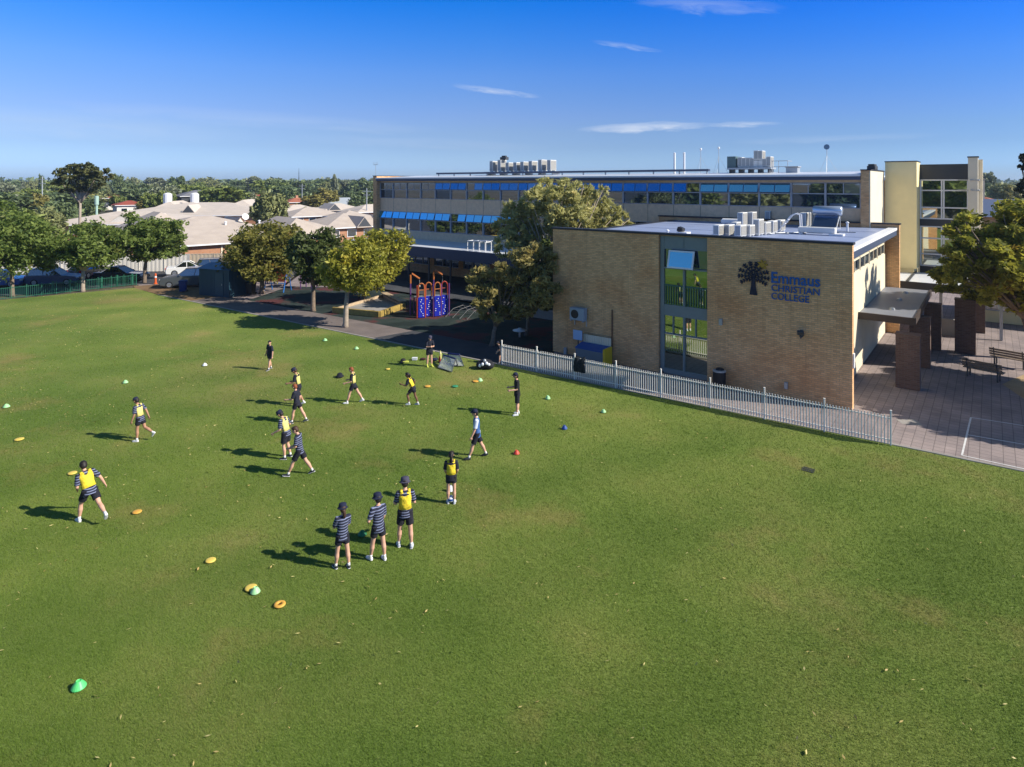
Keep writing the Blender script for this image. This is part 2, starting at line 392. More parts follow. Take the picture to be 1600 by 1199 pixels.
def ground_mat(name, stops, scale=.25, fine=40, bump=.4, finevar=.35, extra=None):
    m = bpy.data.materials.new(name); m.use_nodes = True; t = m.node_tree; b = t.nodes['Principled BSDF']
    b.inputs['Roughness'].default_value = .95; b.inputs['Specular IOR Level'].default_value = .15
    tc = N(t, 'ShaderNodeTexCoord')
    n1 = N(t, 'ShaderNodeTexNoise'); n1.inputs['Scale'].default_value = scale; n1.inputs['Detail'].default_value = 8; n1.inputs['Roughness'].default_value = .62
    t.links.new(tc.outputs['Object'], n1.inputs['Vector'])
    r = N(t, 'ShaderNodeValToRGB'); t.links.new(n1.outputs[0], r.inputs[0])
    el = r.color_ramp.elements
    el[0].position, el[0].color = stops[0][0], (*stops[0][1], 1); el[1].position, el[1].color = stops[-1][0], (*stops[-1][1], 1)
    for p, c in stops[1:-1]:
        q = el.new(p); q.color = (*c, 1)
    n2 = N(t, 'ShaderNodeTexNoise'); n2.inputs['Scale'].default_value = fine; n2.inputs['Detail'].default_value = 4; n2.inputs['Roughness'].default_value = .8
    t.links.new(tc.outputs['Object'], n2.inputs['Vector'])
    r2 = N(t, 'ShaderNodeValToRGB'); t.links.new(n2.outputs[0], r2.inputs[0])
    r2.color_ramp.elements[0].position = .3; r2.color_ramp.elements[1].position = .7
    r2.color_ramp.elements[0].color = (1-finevar,)*3 + (1,); r2.color_ramp.elements[1].color = (1+finevar*.7,)*3 + (1,)
    mx = N(t, 'ShaderNodeMixRGB', blend_type='MULTIPLY'); mx.inputs[0].default_value = 1
    t.links.new(r.outputs[0], mx.inputs[1]); t.links.new(r2.outputs[0], mx.inputs[2]); out = mx.outputs[0]
    if extra:      # a second, larger set of worn patches
        pc, ps, lo, hi = extra
        n3 = N(t, 'ShaderNodeTexNoise'); n3.inputs['Scale'].default_value = ps; n3.inputs['Detail'].default_value = 5
        mp = N(t, 'ShaderNodeMapping'); mp.inputs['Location'].default_value = (31, 7, 3); t.links.new(tc.outputs['Object'], mp.inputs[0]); t.links.new(mp.outputs[0], n3.inputs['Vector'])
        r3 = N(t, 'ShaderNodeValToRGB'); r3.color_ramp.elements[0].position = lo; r3.color_ramp.elements[1].position = hi; t.links.new(n3.outputs[0], r3.inputs[0])
        m3 = N(t, 'ShaderNodeMixRGB'); m3.inputs[2].default_value = (*pc, 1); t.links.new(r3.outputs[0], m3.inputs[0]); t.links.new(out, m3.inputs[1]); out = m3.outputs[0]
    if name == 'lawn_turf': out = worn(t, tc, big_tone(t, tc, out))
    t.links.new(out, b.inputs['Base Color'])
    if bump:
        bp = N(t, 'ShaderNodeBump'); bp.inputs['Strength'].default_value = bump; bp.inputs['Distance'].default_value = .05
        t.links.new(n2.outputs[0], bp.inputs['Height']); t.links.new(bp.outputs[0], b.inputs['Normal'])
    MATS[name] = m; return m

M_lawn = ground_mat('lawn_turf', [(.25, (.126, .176, .034)), (.45, (.160, .216, .044)), (.6, (.198, .236, .056)), (.75, (.275, .235, .085))], .22, 26, .5, .45,
                    ((.28, .22, .085), .085, .60, .80))
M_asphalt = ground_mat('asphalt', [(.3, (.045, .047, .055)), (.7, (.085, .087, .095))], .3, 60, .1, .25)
M_dirt = ground_mat('bark_dirt', [(.3, (.14, .085, .045)), (.7, (.27, .18, .10))], .6, 20, .3, .3)
M_sand = ground_mat('sand', [(.3, (.36, .25, .14)), (.7, (.48, .35, .21))], .6, 20, .3, .2)
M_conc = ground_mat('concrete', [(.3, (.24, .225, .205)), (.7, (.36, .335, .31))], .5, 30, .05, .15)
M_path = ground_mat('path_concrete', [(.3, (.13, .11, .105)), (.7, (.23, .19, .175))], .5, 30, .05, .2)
M_soft = ground_mat('softfall', [(.40, (.018, .028, .026)), (.52, (.035, .05, .045)), (.60, (.10, .035, .035))], .35, 30, .2, .3)
M_far = ground_mat('far_ground', [(.3, (.05, .065, .03)), (.5, (.13, .11, .075)), (.7, (.20, .17, .13))], .02, .8, 0, .3)

def paver_mat():
    m = bpy.data.materials.new('pavers'); m.use_nodes = True; t = m.node_tree; b = t.nodes['Principled BSDF']
    b.inputs['Roughness'].default_value = .85; b.inputs['Specular IOR Level'].default_value = .25
    tc = N(t, 'ShaderNodeTexCoord'); br = N(t, 'ShaderNodeTexBrick'); br.offset = 0; br.squash = 1
    t.links.new(tc.outputs['Object'], br.inputs['Vector'])
    for k, v in (('Scale', 1), ('Brick Width', .33), ('Row Height', .33), ('Mortar Size', .016), ('Mortar Smooth', .6), ('Bias', 0)): br.inputs[k].default_value = v
    br.inputs['Color1'].default_value = (.335, .28, .27, 1); br.inputs['Color2'].default_value = (.285, .24, .235, 1); br.inputs['Mortar'].default_value = (.165, .14, .135, 1)
    n = N(t, 'ShaderNodeTexNoise'); n.inputs['Scale'].default_value = .5; n.inputs['Detail'].default_value = 8; n.inputs['Roughness'].default_value = .7
    t.links.new(tc.outputs['Object'], n.inputs['Vector'])
    r = N(t, 'ShaderNodeValToRGB'); r.color_ramp.elements[0].color = (.62, .62, .64, 1); r.color_ramp.elements[1].color = (1.12, 1.08, 1.05, 1)
    r.color_ramp.elements[0].position = .3; r.color_ramp.elements[1].position = .7; t.links.new(n.outputs[0], r.inputs[0])
    mx = N(t, 'ShaderNodeMixRGB', blend_type='MULTIPLY'); mx.inputs[0].default_value = 1
    t.links.new(br.outputs[0], mx.inputs[1]); t.links.new(r.outputs[0], mx.inputs[2]); t.links.new(mx.outputs[0], b.inputs['Base Color'])
    return m
M_paver = paver_mat()

def sheet(name, pts, z, m, label=None, cat='ground', kind='structure', rz=None):
    if rz is None:
        o = MB().face([(p[0], p[1], z) for p in pts]).build(name, m)
    else:
        Mi = Matrix.Rotation(-rz, 3, 'Z')
        o = MB().face([Mi @ Vector((p[0], p[1], z)) for p in pts]).build(name, m, rz=rz)
    if o.data.polygons[0].normal.z < 0: o.data.flip_normals()
    return tag(o, label, cat, None, kind)

sheet('ground', [(-7000, -2500), (7000, -2500), (7000, 8000), (-7000, 8000)], -.05, M_far, 'dry olive ground reaching to the horizon')
LE = Vector((16.8, 20.4, 0)) - Vector((-29.7, 52.4, 0)); LE.normalize(); LN = Vector((-LE.y, LE.x, 0))   # lawn edge direction, its outward normal
E0 = Vector((-29.7, 52.4, 0)); E1 = Vector((16.8, 20.4, 0)); E2 = E1 + LE*40
lawn_poly = [(-70, -40), (70, -40), (E2.x, E2.y), (E1.x, E1.y), (E0.x, E0.y), (-34.2, 56.2), (-41.9, 50.0), (-70, 28)]
sheet('lawn', lawn_poly, 0, M_lawn, 'mown green school field with worn brownish patches', 'lawn')
f0 = B0 + U*(-47) - V*.02; f1 = B0 + U*(-14) - V*.02
sheet('courtyard', [f0.xy, (f0-V*10.5).xy, (f1-V*9.0).xy, f1.xy], -.012, M_asphalt, 'dark strip along the verandah, laid to deepen its shade', 'courtyard')  # dark sheet added to deepen the shade in front of the verandah
sheet('pavement', [(E0.x-6, E0.y+6), (E1.x, E1.y), (E2.x, E2.y), (62, 12), (62, 62), (-2, 75), (-24, 88)], -.02, M_paver,
      'grey brown square pavers around the brick block', 'pavement', rz=UANG)
q0, q1 = E0 + LE*2, E0 + LE*36.5
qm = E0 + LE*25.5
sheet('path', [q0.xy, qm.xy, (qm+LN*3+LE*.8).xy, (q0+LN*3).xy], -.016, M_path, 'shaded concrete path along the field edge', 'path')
sheet('path', [qm.xy, q1.xy, (q1+LN*3).xy, (qm+LN*3+LE*.8).xy], -.016, M_asphalt, 'path leading to the picket fence, shade put into its dark colour', 'path')  # dark tone of this half stands in for the shade across it
sheet('car_park', [(-120, 46), (-43.5, 51.5), (-34.5, 58.5), (-27, 57.2), (-22, 62), (-24, 72), (-120, 64)], -.012, M_asphalt, 'dark asphalt car park behind the green fence', 'car park')
sheet('verge', [(-34.9, 57.2), (-34.0, 56.0), (-29.6, 52.5), (-26, 50), (-24.5, 52), (-28, 56.8), (-32, 58.6)], -.004, M_dirt, 'bare orange dirt at the corner of the field', 'dirt')
sheet('playground_surface', [(q0+LN*3+LE*6).xy, (q1+LN*3).xy, (q1+LN*12.5-LE*2).xy, (q0+LN*13+LE*10).xy, (q0+LN*9+LE*3).xy], -.012, M_soft, 'dark green and maroon rubber playground surface', 'playground surface')
sheet('sand_bed', [G(1566, 600).xy, G(1600, 585).xy, G(1720, 565).xy, G(1740, 640).xy, G(1640, 650).xy], -.012, M_sand, 'tan sandy garden bed beside the benches', 'sand bed')
sheet('concrete_slab', [G(1400, 655).xy, G(1432, 655).xy, G(1441, 665).xy, G(1410, 662).xy], -.014, M_conc, 'pale concrete patch near the fence end', 'slab')
kb = MB(); kz = .03
a, b = E0 - LE*.5, E2
kb.prism([(a+LN*.002).xy, (b+LN*.002).xy, (b+LN*.14).xy, (a+LN*.14).xy], -.05, kz)
tag(kb.build('kerb', M_conc, bevel=.01), 'narrow concrete edging between lawn and paving', 'kerb', None, 'structure')
# painted court lines
def stripe(p, q, wd=.06):
    p, q = Vector((p.x, p.y, 0)), Vector((q.x, q.y, 0)); d = (q-p).normalized(); n = Vector((-d.y, d.x, 0))*wd/2
    return [(p-n), (q-n), (q+n), (p+n)]
cl_ = MB()
M_line = mat('line_paint', (.62, .61, .60), .8, var=.15, vscale=6)
for p, q in (((1517, 652), (1503, 711)), ((1503, 711), (1660, 745)), ((1512, 679), (1660, 704)), ((1517, 652), (1660, 674))):
    cl_.face([(v.x, v.y, -.014) for v in stripe(G(*p), G(*q))])
o = cl_.build('court_markings', M_line)
for p in o.data.polygons:
    if p.normal.z < 0: p.flip()
tag(o, 'thin white court lines painted on the pavers', 'markings', None, 'structure')

# ------------------------------------------------------------------ grass blades and fallen leaves
def inside_lawn(X, Y):
    d = (X-E0.x)*LN.x + (Y-E0.y)*LN.y
    dl = (X+41.9)*(-6.2) + (Y-50.0)*7.7
    return (d < -.05) & (dl < 0)
def blades():
    n = 2100000
    u = rng.random(n)
    Y = 1/(1/6.5 + u*(1/56. - 1/6.5))            # denser near the camera
    X = (rng.random(n)*2-1)*(Y*.86 + 8)
    k = inside_lawn(X, Y) & (rng.random(n) < np.clip((56-Y)/36, 0, 1)**1.3); X, Y = X[k], Y[k]; n = len(X)
    s = np.clip(Y/11, .9, 2.6)
    h = (.016 + .022*rng.random(n))*np.sqrt(s); wd = .0045*s*(.7+.6*rng.random(n))
    a = rng.random(n)*2*np.pi; la = rng.normal(2.5, .9, n); ll = h*(.3+.9*rng.random(n))
    dx, dy = np.cos(a)*wd, np.sin(a)*wd
    v = np.zeros((n, 3, 3), np.float32)
    v[:, 0] = np.stack([X-dx, Y-dy, np.full(n, -.004)], 1); v[:, 1] = np.stack([X+dx, Y+dy, np.full(n, -.004)], 1)
    v[:, 2] = np.stack([X+np.cos(la)*ll, Y+np.sin(la)*ll, h], 1)
    return v.reshape(-1, 3)
def grass_mat():
    m = bpy.data.materials.new('grass_blades'); m.use_nodes = True; t = m.node_tree; t.nodes.clear()
    gi = N(t, 'ShaderNodeNewGeometry'); tc = N(t, 'ShaderNodeTexCoord')
    n1 = N(t, 'ShaderNodeTexNoise'); n1.inputs['Scale'].default_value = .22; n1.inputs['Detail'].default_value = 8; n1.inputs['Roughness'].default_value = .62
    t.links.new(tc.outputs['Object'], n1.inputs['Vector'])
    a1 = N(t, 'ShaderNodeMath', operation='MULTIPLY_ADD'); a1.inputs[1].default_value = .20; a1.inputs[2].default_value = -.10; t.links.new(gi.outputs['Random Per Island'], a1.inputs[0])
    a2 = N(t, 'ShaderNodeMath', operation='ADD'); t.links.new(a1.outputs[0], a2.inputs[0]); t.links.new(n1.outputs[0], a2.inputs[1])
    r = N(t, 'ShaderNodeValToRGB'); t.links.new(a2.outputs[0], r.inputs[0]); el = r.color_ramp.elements
    el[0].position, el[0].color = .22, (.100, .158, .023, 1); el[1].position, el[1].color = .84, (.34, .28, .10, 1)
    for p, c in ((.42, (.142, .210, .035, 1)), (.58, (.188, .242, .050, 1)), (.70, (.252, .256, .074, 1))):
        q = el.new(p); q.color = c
    d = N(t, 'ShaderNodeBsdfDiffuse'); tr = N(t, 'ShaderNodeBsdfTranslucent'); mx = N(t, 'ShaderNodeMixShader'); mx.inputs[0].default_value = .25
    tone = worn(t, tc, big_tone(t, tc, r.outputs[0])); t.links.new(tone, d.inputs[0]); t.links.new(tone, tr.inputs[0])
    o = N(t, 'ShaderNodeOutputMaterial'); t.links.new(d.outputs[0], mx.inputs[1]); t.links.new(tr.outputs[0], mx.inputs[2]); t.links.new(mx.outputs[0], o.inputs[0])
    return m
tag(np_mesh('grass', blades(), 3, grass_mat()), 'short green turf grass covering the field', 'grass', None, 'stuff')

def litter():
    n = 26000
    u = rng.random(n)
    Y = 9.5 + 46*u**1.1; X = (rng.random(n)*2-1)*Y*.85
    # many more lie on the left and far part of the field
    wgt = np.clip(.06 + .75*np.clip((-X+6)/30, 0, 1) * np.clip((Y-8)/22, 0, 1), 0, 1) * (.35+.65*(np.sin(X*.55+Y*.21)*np.sin(Y*.43-X*.2) > -.25))
    k = inside_lawn(X, Y) & (rng.random(n) < wgt)
    X, Y = X[k], Y[k]; n = len(X)
    L = (.022 + .042*rng.random(n)); wd = L*(.14+.22*rng.random(n)); a = rng.normal(.5, 1.0, n)
    ca, sa = np.cos(a), np.sin(a); z = .040 + .014*rng.random(n); t1 = rng.normal(0, .007, n); t2 = rng.normal(.006, .006, n)
    v = np.zeros((n, 4, 3), np.float32)
    v[:, 0] = np.stack([X-ca*L, Y-sa*L, z-t1], 1); v[:, 1] = np.stack([X+sa*wd, Y-ca*wd, z+t2], 1)
    v[:, 2] = np.stack([X+ca*L, Y+sa*L, z+t1], 1); v[:, 3] = np.stack([X-sa*wd, Y+ca*wd, z-t2], 1)
    return v.reshape(-1, 3)
M_litter = leaf_mat('fallen_leaf', (.40, .27, .09), (.66, .58, .24), .1, None, .1, .5)
tag(np_mesh('fallen_leaves', litter(), 4, M_litter), 'dry curled leaves scattered over the field', 'leaves', None, 'stuff')

# ------------------------------------------------------------------ brick block with the school sign
A = thing('brick_building', 'two storey cream brick block with blue lettering and tree emblem', 'building', A0, UANG)
wl = MB()
wl.box(-15.02, -8.64, 0, .35, 0, 6.9).box(-6.16, 0, 0, .35, 0, 6.9)
wl.box(-15.02, -14.67, .352, 16.748, 0, 6.56).box(-16.2, -.0, 16.75, 17.1, 0, 6.85).box(-8.638, -6.162, .1, .35, 6.86, 6.9)
wl.build('wall', M_brick, A)
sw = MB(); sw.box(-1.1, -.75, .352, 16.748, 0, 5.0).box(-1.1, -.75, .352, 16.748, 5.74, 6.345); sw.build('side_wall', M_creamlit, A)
cp = MB(); cp.box(-15.1, .05, -.06, .41, 6.902, 7.0).box(-15.1, -14.6, .412, 16.68, 6.562, 6.63).box(-16.26, .06, 16.69, 17.16, 6.852, 6.94)
cp.build('parapet_cap', M_dark, A, bevel=.01)
rf = MB(); rf.box(-14.66, -.62, .353, 16.747, 6.35, 6.6).build('roof', M_roofA, A)
rib = MB()
for i in range(3):
    rib.box(-14.4, -.8, 3.6+i*4.6, 3.63+i*4.6, 6.602, 6.612)
rib.build('roof_seam', M_roofA, A)
g = MB(); g.box(-.618, -.12, .353, 16.747, 6.5, 6.66); g.build('gutter', M_white_metal, A, bevel=.02)
g = MB(); g.box(-.62, -.14, .353, 16.747, 6.2, 6.498); g.build('fascia', M_fascia, A)
def framed_window(parent, x0, x1, z0, z1, y, ft=.05, fd=.08, frame=M_grey_frame, glass=M_glass, cols=(), rows=(), axis='x', name='window'):
    """frame mesh with a pane child; axis 'x': window in the plane y=const, 'y': in the plane x=const (x0,x1 run along y)"""
    f = MB(); p = MB()
    def bx(mb, a0, a1, d0, d1, c0, c1):
        if axis == 'x': mb.box(a0, a1, y+d0, y+d1, c0, c1)
        else: mb.box(y+d0, y+d1, a0, a1, c0, c1)
    s = -1 if axis == 'x' else 1
    lo, hi = (-fd, .02) if axis == 'x' else (-.02, fd)
    bx(f, x0, x0+ft, lo, hi, z0, z1); bx(f, x1-ft, x1, lo, hi, z0, z1)
    bx(f, x0+ft, x1-ft, lo, hi, z0, z0+ft); bx(f, x0+ft, x1-ft, lo, hi, z1-ft, z1)
    for c in cols: bx(f, c-ft/2, c+ft/2, lo+.01, hi, z0+ft, z1-ft)
    for r_ in rows: bx(f, x0+ft, x1-ft, lo+.012, hi, r_-ft/2, r_+ft/2)
    fo = f.build(name, frame, parent)
    bx(p, x0+ft*.5, x1-ft*.5, -.015, .015, z0+ft*.5, z1-ft*.5)
    p.build('pane', glass, fo)
    return fo
for i in range(5):
    y0 = .9 + i*3.05
    framed_window(A, y0, y0+2.85, 5.02, 5.72, -.80, .07, .07, M_creamlit, M_glass, cols=(y0+1.42,), axis='y')
# stairwell strip of glass in the front wall
wf = MB()
xl, xr = -8.6, -6.2
wf.box(xl, xl+.2, .12, .34, .05, 6.85)
wf.box(xl+.2, xr, .14, .34, 6.2, 6.85).box(xl+.2, xr, .14, .34, 2.87, 3.42).box(xl+.2, xr, .12, .34, .0, .22)
wf.box(xl+.2, xr, .10, .2, 5.22, 5.3).box(-7.40, -7.32, .08, .2, .22, 2.87).box(-7.40, -7.32, .08, .2, 3.42, 5.22).box(-7.40, -7.37, .12, .138, 6.2, 6.85)
wf.box(xl+.2, xr, .11, .2, 1.95, 2.0).box(-7.95, -7.91, .11, .2, 2.0, 2.87).box(-6.8, -6.76, .11, .2, 2.0, 2.87)
wfo = wf.build('stair_window', M_grey_frame, A)
MB().box(xl+.2, xr, .2, .23, .22, 2.87).build('pane', M_glass_refl, wfo)
MB().box(xl+.2, xr, .2, .23, 3.42, 5.24).build('pane', M_glass_green, wfo)
MB().box(xl+.2, xr, .24, .27, 5.28, 6.2).build('pane', M_glass_dk, wfo)
bal = MB()  # dark green vertical bars before the upper pane
for i in range(17): bal.box(xl+.27+i*.128, xl+.31+i*.128, .14, .18, 3.44, 4.36)
bal.box(xl+.2, xr-.02, .13, .19, 4.36, 4.42)
bal.build('green_bars', mat('bar_green', (.045, .13, .10), .5), wfo)
Mt = Matrix.Rotation(R(-17), 3, 'X')
s_ = MB(); c_ = Vector((-7.45, .06, 6.16))
for x0, x1, z0, z1 in ((-.66, -.58, -.9, 0), (.58, .66, -.9, 0), (-.58, .58, -.08, 0), (-.58, .58, -.9, -.82)):
    s_.obox(c_ + Mt @ Vector(((x0+x1)/2, 0, (z0+z1)/2)), (x1-x0, .05, z1-z0), Mt)
so_ = s_.build('open_sash', M_white_metal, wfo)
MB().obox(c_ + Mt @ Vector((0, .0, -.45)), (1.16, .02, .74), Mt).build('sash_pane', M_glass_blue, A).parent = wfo
# lettering and emblem
M_blue = mat('sign_blue', (.012, .10, .36), .5); M_navy = mat('sign_navy', (.008, .010, .035), .5); M_gold = mat('sign_gold', (.45, .25, .025), .5)
def wall_text(txt, x, z, width, height, m, bold, name, parent, y=-.03):
    c = bpy.data.curves.new(name, 'FONT'); c.body = txt; c.size = 1; c.extrude = .03; c.offset = bold; c.resolution_u = 3
    o = bpy.data.objects.new(name, c); col.objects.link(o)
    bpy.context.view_layer.update()
    xs = [v[0] for v in o.bound_box]; ys = [v[1] for v in o.bound_box]
    sx = width/(max(xs)-min(xs)); sy = height/(max(ys)-min(ys))
    dg = bpy.context.evaluated_depsgraph_get()
    me = bpy.data.meshes.new_from_object(o.evaluated_get(dg))
    bpy.data.objects.remove(o)
    for v in me.vertices:
        a, b, d = v.co
        v.co = (x + (a-min(xs))*sx, y - d*.8, z + (b-min(ys))*sy)
    me.materials.clear(); me.materials.append(m)
    ob = bpy.data.objects.new(name, me); col.objects.link(ob); ob.parent = parent
    return ob
wall_text('Emmaus', -3.22, 5.02, 2.0, .50, M_blue, .018, 'lettering', A)
wall_text('CHRISTIAN', -3.22, 4.66, 1.98, .29, M_blue, .004, 'lettering', A)
wall_text('COLLEGE', -3.22, 4.29, 1.56, .30, M_blue, .004, 'lettering', A)
em = MB()
ex, ey = -4.0, -.05
def flat(mb, pts, m=0): mb.extrude([(ex+p[0], -.012, p[1]) for p in pts], (0, -.05, 0), m)
flat(em, [(-.17, 4.39), (.17, 4.39), (.10, 4.78), (.085, 5.15), (.10, 5.3), (-.10, 5.3), (-.085, 5.15), (-.10, 4.78)])
def leafpoly(cx, cz, a, L, wd):
    pts = []
    for t in (0, .25, .5, .75): pts.append((t*L, wd*math.sin(math.pi*t)))
    pts.append((L, 0))
    for t in (.75, .5, .25): pts.append((t*L, -wd*math.sin(math.pi*t)))
    return [(cx + math.cos(a)*p[0] - math.sin(a)*p[1], cz + math.sin(a)*p[0] + math.cos(a)*p[1]) for p in pts]
def branch(pts, wd=.03):
    for (x0, z0), (x1, z1) in zip(pts, pts[1:]):
        d = Vector((x1-x0, z1-z0)).normalized(); n = Vector((-d.y, d.x))*wd
        flat(em, [(x0-n.x, z0-n.y), (x1-n.x, z1-n.y), (x1+n.x, z1+n.y), (x0+n.x, z0+n.y)])
for sgn in (-1, 1):
    for k, (a0, L) in enumerate(((-20, .50), (6, .58), (31, .62), (56, .64), (80, .64))):
        pts = []
        for j in range(5):
            t = j/4; ang = R(90 - (90-a0)*(.3+.9*t)); pts.append((sgn*(.02+math.cos(R(a0))*L*t), 5.10 + .045*k + math.sin(R(a0))*L*t*.82 + .05*math.sin(math.pi*t)))
        branch(pts, .016)
        for j in range(1, 5):
            x, z = pts[j]
            if sgn > 0 and math.hypot(x-.40, z-5.80) < .17: continue
            for da in (42, -42) if j < 4 else (50, 0, -50):
                aa = R(a0-6+da); aa = aa if sgn > 0 else math.pi-aa
                flat(em, leafpoly(x, z, aa, .135, .034))
em.build('emblem_tree', M_navy, A)
em = MB()
flat(em, [(.40+.13*math.cos(k*math.pi/4+.2)*(1 if k % 2 else .85), 5.80+.13*math.sin(k*math.pi/4+.2)*(1 if k % 2 else .85)) for k in range(8)])
for k in range(7):
    flat(em, leafpoly(.40+.10*math.cos(k*.9), 5.80+.10*math.sin(k*.9), k*.9, .14, .05))
em.build('emblem_flower', M_gold, A)
# small fittings fixed to the brick block
def on_A(px, py_top, py_bot, yl=0.0):
    x = loc_x(A0, px, yl); P = A0 + U*x + V*yl
    z = lambda py: HC - (py-HY)*P.y/F
    return x, z(py_bot), z(py_top)
x, z0, z1 = on_A(957, 484, 566); MB().tube([(x, -.05, z0-.3), (x, -.05, z1)], .035, n=6).build('downpipe', mat('rust_brown', (.10, .05, .03), .6), A)
x, z0, z1 = on_A(885, 543, 561); MB().tube([(x, -.1, 0), (x, -.1, z1)], .10, n=10).build('drain_pipe', mat('pvc_grey', (.38, .40, .42), .5), A)
for px, py, nm in ((1253, 521, 'flood_light'), (1127, 503, 'junction_box'), (1229, 602, 'wall_tap')):
    x, z0, z1 = on_A(px, py-3, py+3)
    m_ = MB(); m_.box(x-.07, x+.07, -.16, -.003, z0-.05, z1+.06)
    if nm == 'flood_light': m_.obox((x, -.24, z1-.02), (.26, .12, .2), Matrix.Rotation(R(35), 3, 'X')); m_.tube([(x, -.1, z0), (x, -.22, z0-.1)], .03)
    m_.build(nm, M_galv if nm != 'flood_light' else M_greydark, A, bevel=.01)
MB().box(.004, .06, .05, .26, 1.75, 2.35).build('wall_sign', M_white_metal, A)

def ac_unit_mesh(w_=.3, d_=.8, h_=.62):
    """box with feet, the fan grille on the +x face"""
    b = MB(); b.box(-w_/2, w_/2, -d_/2, d_/2, .07, h_)
    b.box(-w_/2+.03, w_/2-.03, -d_/2+.08, -d_/2+.16, 0, .069).box(-w_/2+.03, w_/2-.03, d_/2-.16, d_/2-.08, 0, .069)
    g = MB(); g.box(w_/2+.002, w_/2+.022, -d_/2+.06, d_/2-.06, .12, h_-.05)
    for i in range(5): g.box(w_/2+.022, w_/2+.032, -d_/2+.06, d_/2-.06, .14+i*(h_-.2)/5, .165+i*(h_-.2)/5)
    s = MB(); s.box(-w_/2+.05, w_/2-.05, -d_/2-.012, -d_/2-.002, .14, h_-.06)
    return b, g, s
M_acside = mat('ac_side_panel', (.36, .37, .38), .5)
def ac_unit(label, loc, rz, size, group):
    t = thing('air_conditioner', label, 'air conditioner', loc, rz, group)
    b, g, s = ac_unit_mesh(*size)
    b.build('casing', M_whiteplastic, t, bevel=.012); g.build('fan_grille', M_grille, t); s.build('side_panel', M_acside, t)
    return t
def roof_pt(px, py, z):
    p = G(px, py, z); return p
ORD = ['first', 'second', 'third', 'fourth', 'fifth', 'sixth', 'seventh', 'eighth', 'ninth', 'tenth', 'eleventh', 'twelfth']
for i, (px, py) in enumerate(((1123, 369), (1139, 368), (1150, 363), (1157, 371), (1171, 369.5), (1185, 368), (1196, 366.5), (1207, 364.5), (1219, 362))):
    ac_unit(f'white condenser, {ORD[i]} from the left in the front row on the brick block', roof_pt(px, py, 6.605), UANG + R(random.uniform(-3, 3)),
            (.34, .85, (.62, .6, .6, .66, .62, .9, .7, .72, .7)[i]), 'condensers on the brick block roof')
for i, (px, py, h_) in enumerate(((1160, 354.5, .95), (1175, 353.5, .95), (1202, 349, .9), (1213, 348.5, 1.3), (1257, 355, .95), (1264, 354, .95))):
    ac_unit(f'tall white condenser, {ORD[i]} from the left in the back row on the brick block', roof_pt(px, py, 6.605), UANG, (.36, .95, h_), 'condensers on the brick block roof')
# solar water heater
p = roof_pt(1292, 357, 6.605)
t = thing('solar_water_heater', 'solar water heater with silver tank on a frame on the brick block', 'water heater', p, UANG)
MB().tube([(-.85, .2, 1.12), (-.8, .2, 1.12), (.8, .2, 1.12), (.85, .2, 1.12)], [.24, .3, .3, .24], n=16).build('tank', mat('tank_steel', (.55, .62, .72), .3, metal=.7), t, smooth=True)
f = MB()
for sx in (-.7, .7):
    f.tube([(sx, .3, 0), (sx, .25, .85)], .03, n=6).tube([(sx, -1.0, 0.02), (sx, .2, .85)], .03, n=6).tube([(sx, -1, .03), (sx, .35, .03)], .03, n=6)
f.build('frame', M_galv, t)
Mx = Matrix.Rotation(R(34), 3, 'X')
MB().obox((0, -.45, .48), (1.3, 1.25, .06), Mx).build('collector_panel', M_glass_dk, t)
# ladder rails, duct, vents on the roof
p = roof_pt(1240, 364, 6.605)
t = MB()
for s in (0, .45):
    t.tube([(-.9, s, 0), (-.15, s, 1.0), (.1, s, 1.12), (.32, s, 1.05), (.36, s, .0)], .03, n=6)
for k in range(4): t.tube([(-.72+k*.19, 0, .25+k*.25), (-.72+k*.19, .45, .25+k*.25)], .022, n=6)
tag(t.build('roof_ladder', M_white_metal, None, loc=p, rz=UANG), 'white bent ladder rails rising beside the roof condensers', 'ladder')
p = roof_pt(1278, 367, 6.605)
t = thing('roof_duct', 'long low white duct box on feet in front of the water heater', 'duct', p, UANG)
MB().box(-1.0, .9, -.2, .25, .1, .42).build('duct_box', M_whiteplastic, t, bevel=.03)
MB().box(-.95, -.75, -.25, .3, 0, .098).box(.6, 1.3, -.3, .35, 0, .098).build('foot', M_white_metal, t)
for px, py, h_, lb in ((1324, 362, .5, 'short white vent pipe near the right end of the brick block roof'), (1043, 372, .35, 'small white vent pipe standing alone on the left part of the roof')):
    o = MB().tube([(0, 0, 0), (0, 0, h_)], .06, n=8).lathe([(.10, h_+.002), (.10, h_+.05), (.02, h_+.1)], n=8).build('vent_pipe', M_white_metal, None, loc=roof_pt(px, py, 6.605)); tag(o, lb, 'vent pipe')
p = roof_pt(1068, 367, 6.605)
t = thing('roof_cowl', 'dark hooded cowl with white flashing on the blue roof', 'roof vent', p, UANG)
MB().box(-.3, .3, -.3, .3, .0, .16).build('flashing', M_white_metal, t); MB().obox((-.15, 0, .28), (.34, .4, .26), Matrix.Rotation(R(20), 3, 'Y')).build('hood', M_blackp, t, bevel=.04)
p = roof_pt(1142, 352, 6.605)
tag(MB().tube([(-.65, 0, .25), (-.55, 0, .25), (.55, 0, .25), (.65, 0, .25)], [.12, .2, .2, .12], n=12).box(-.5, -.4, -.15, .15, 0, .1).box(.4, .5, -.15, .15, 0, .1)
    .build('cylinder_tank', M_white_metal, None, smooth=False, loc=p, rz=UANG), 'white horizontal cylinder lying behind the condensers on the roof', 'tank')
pp = MB()
for i in range(7):
    q = Vector((-7.4+i*.7, 4.9+i*.85, 6.64)); pp.tube([q, q+Vector((.5, 1.2, 0)), q+Vector((1.6, 1.3, .0))], .03, n=5)
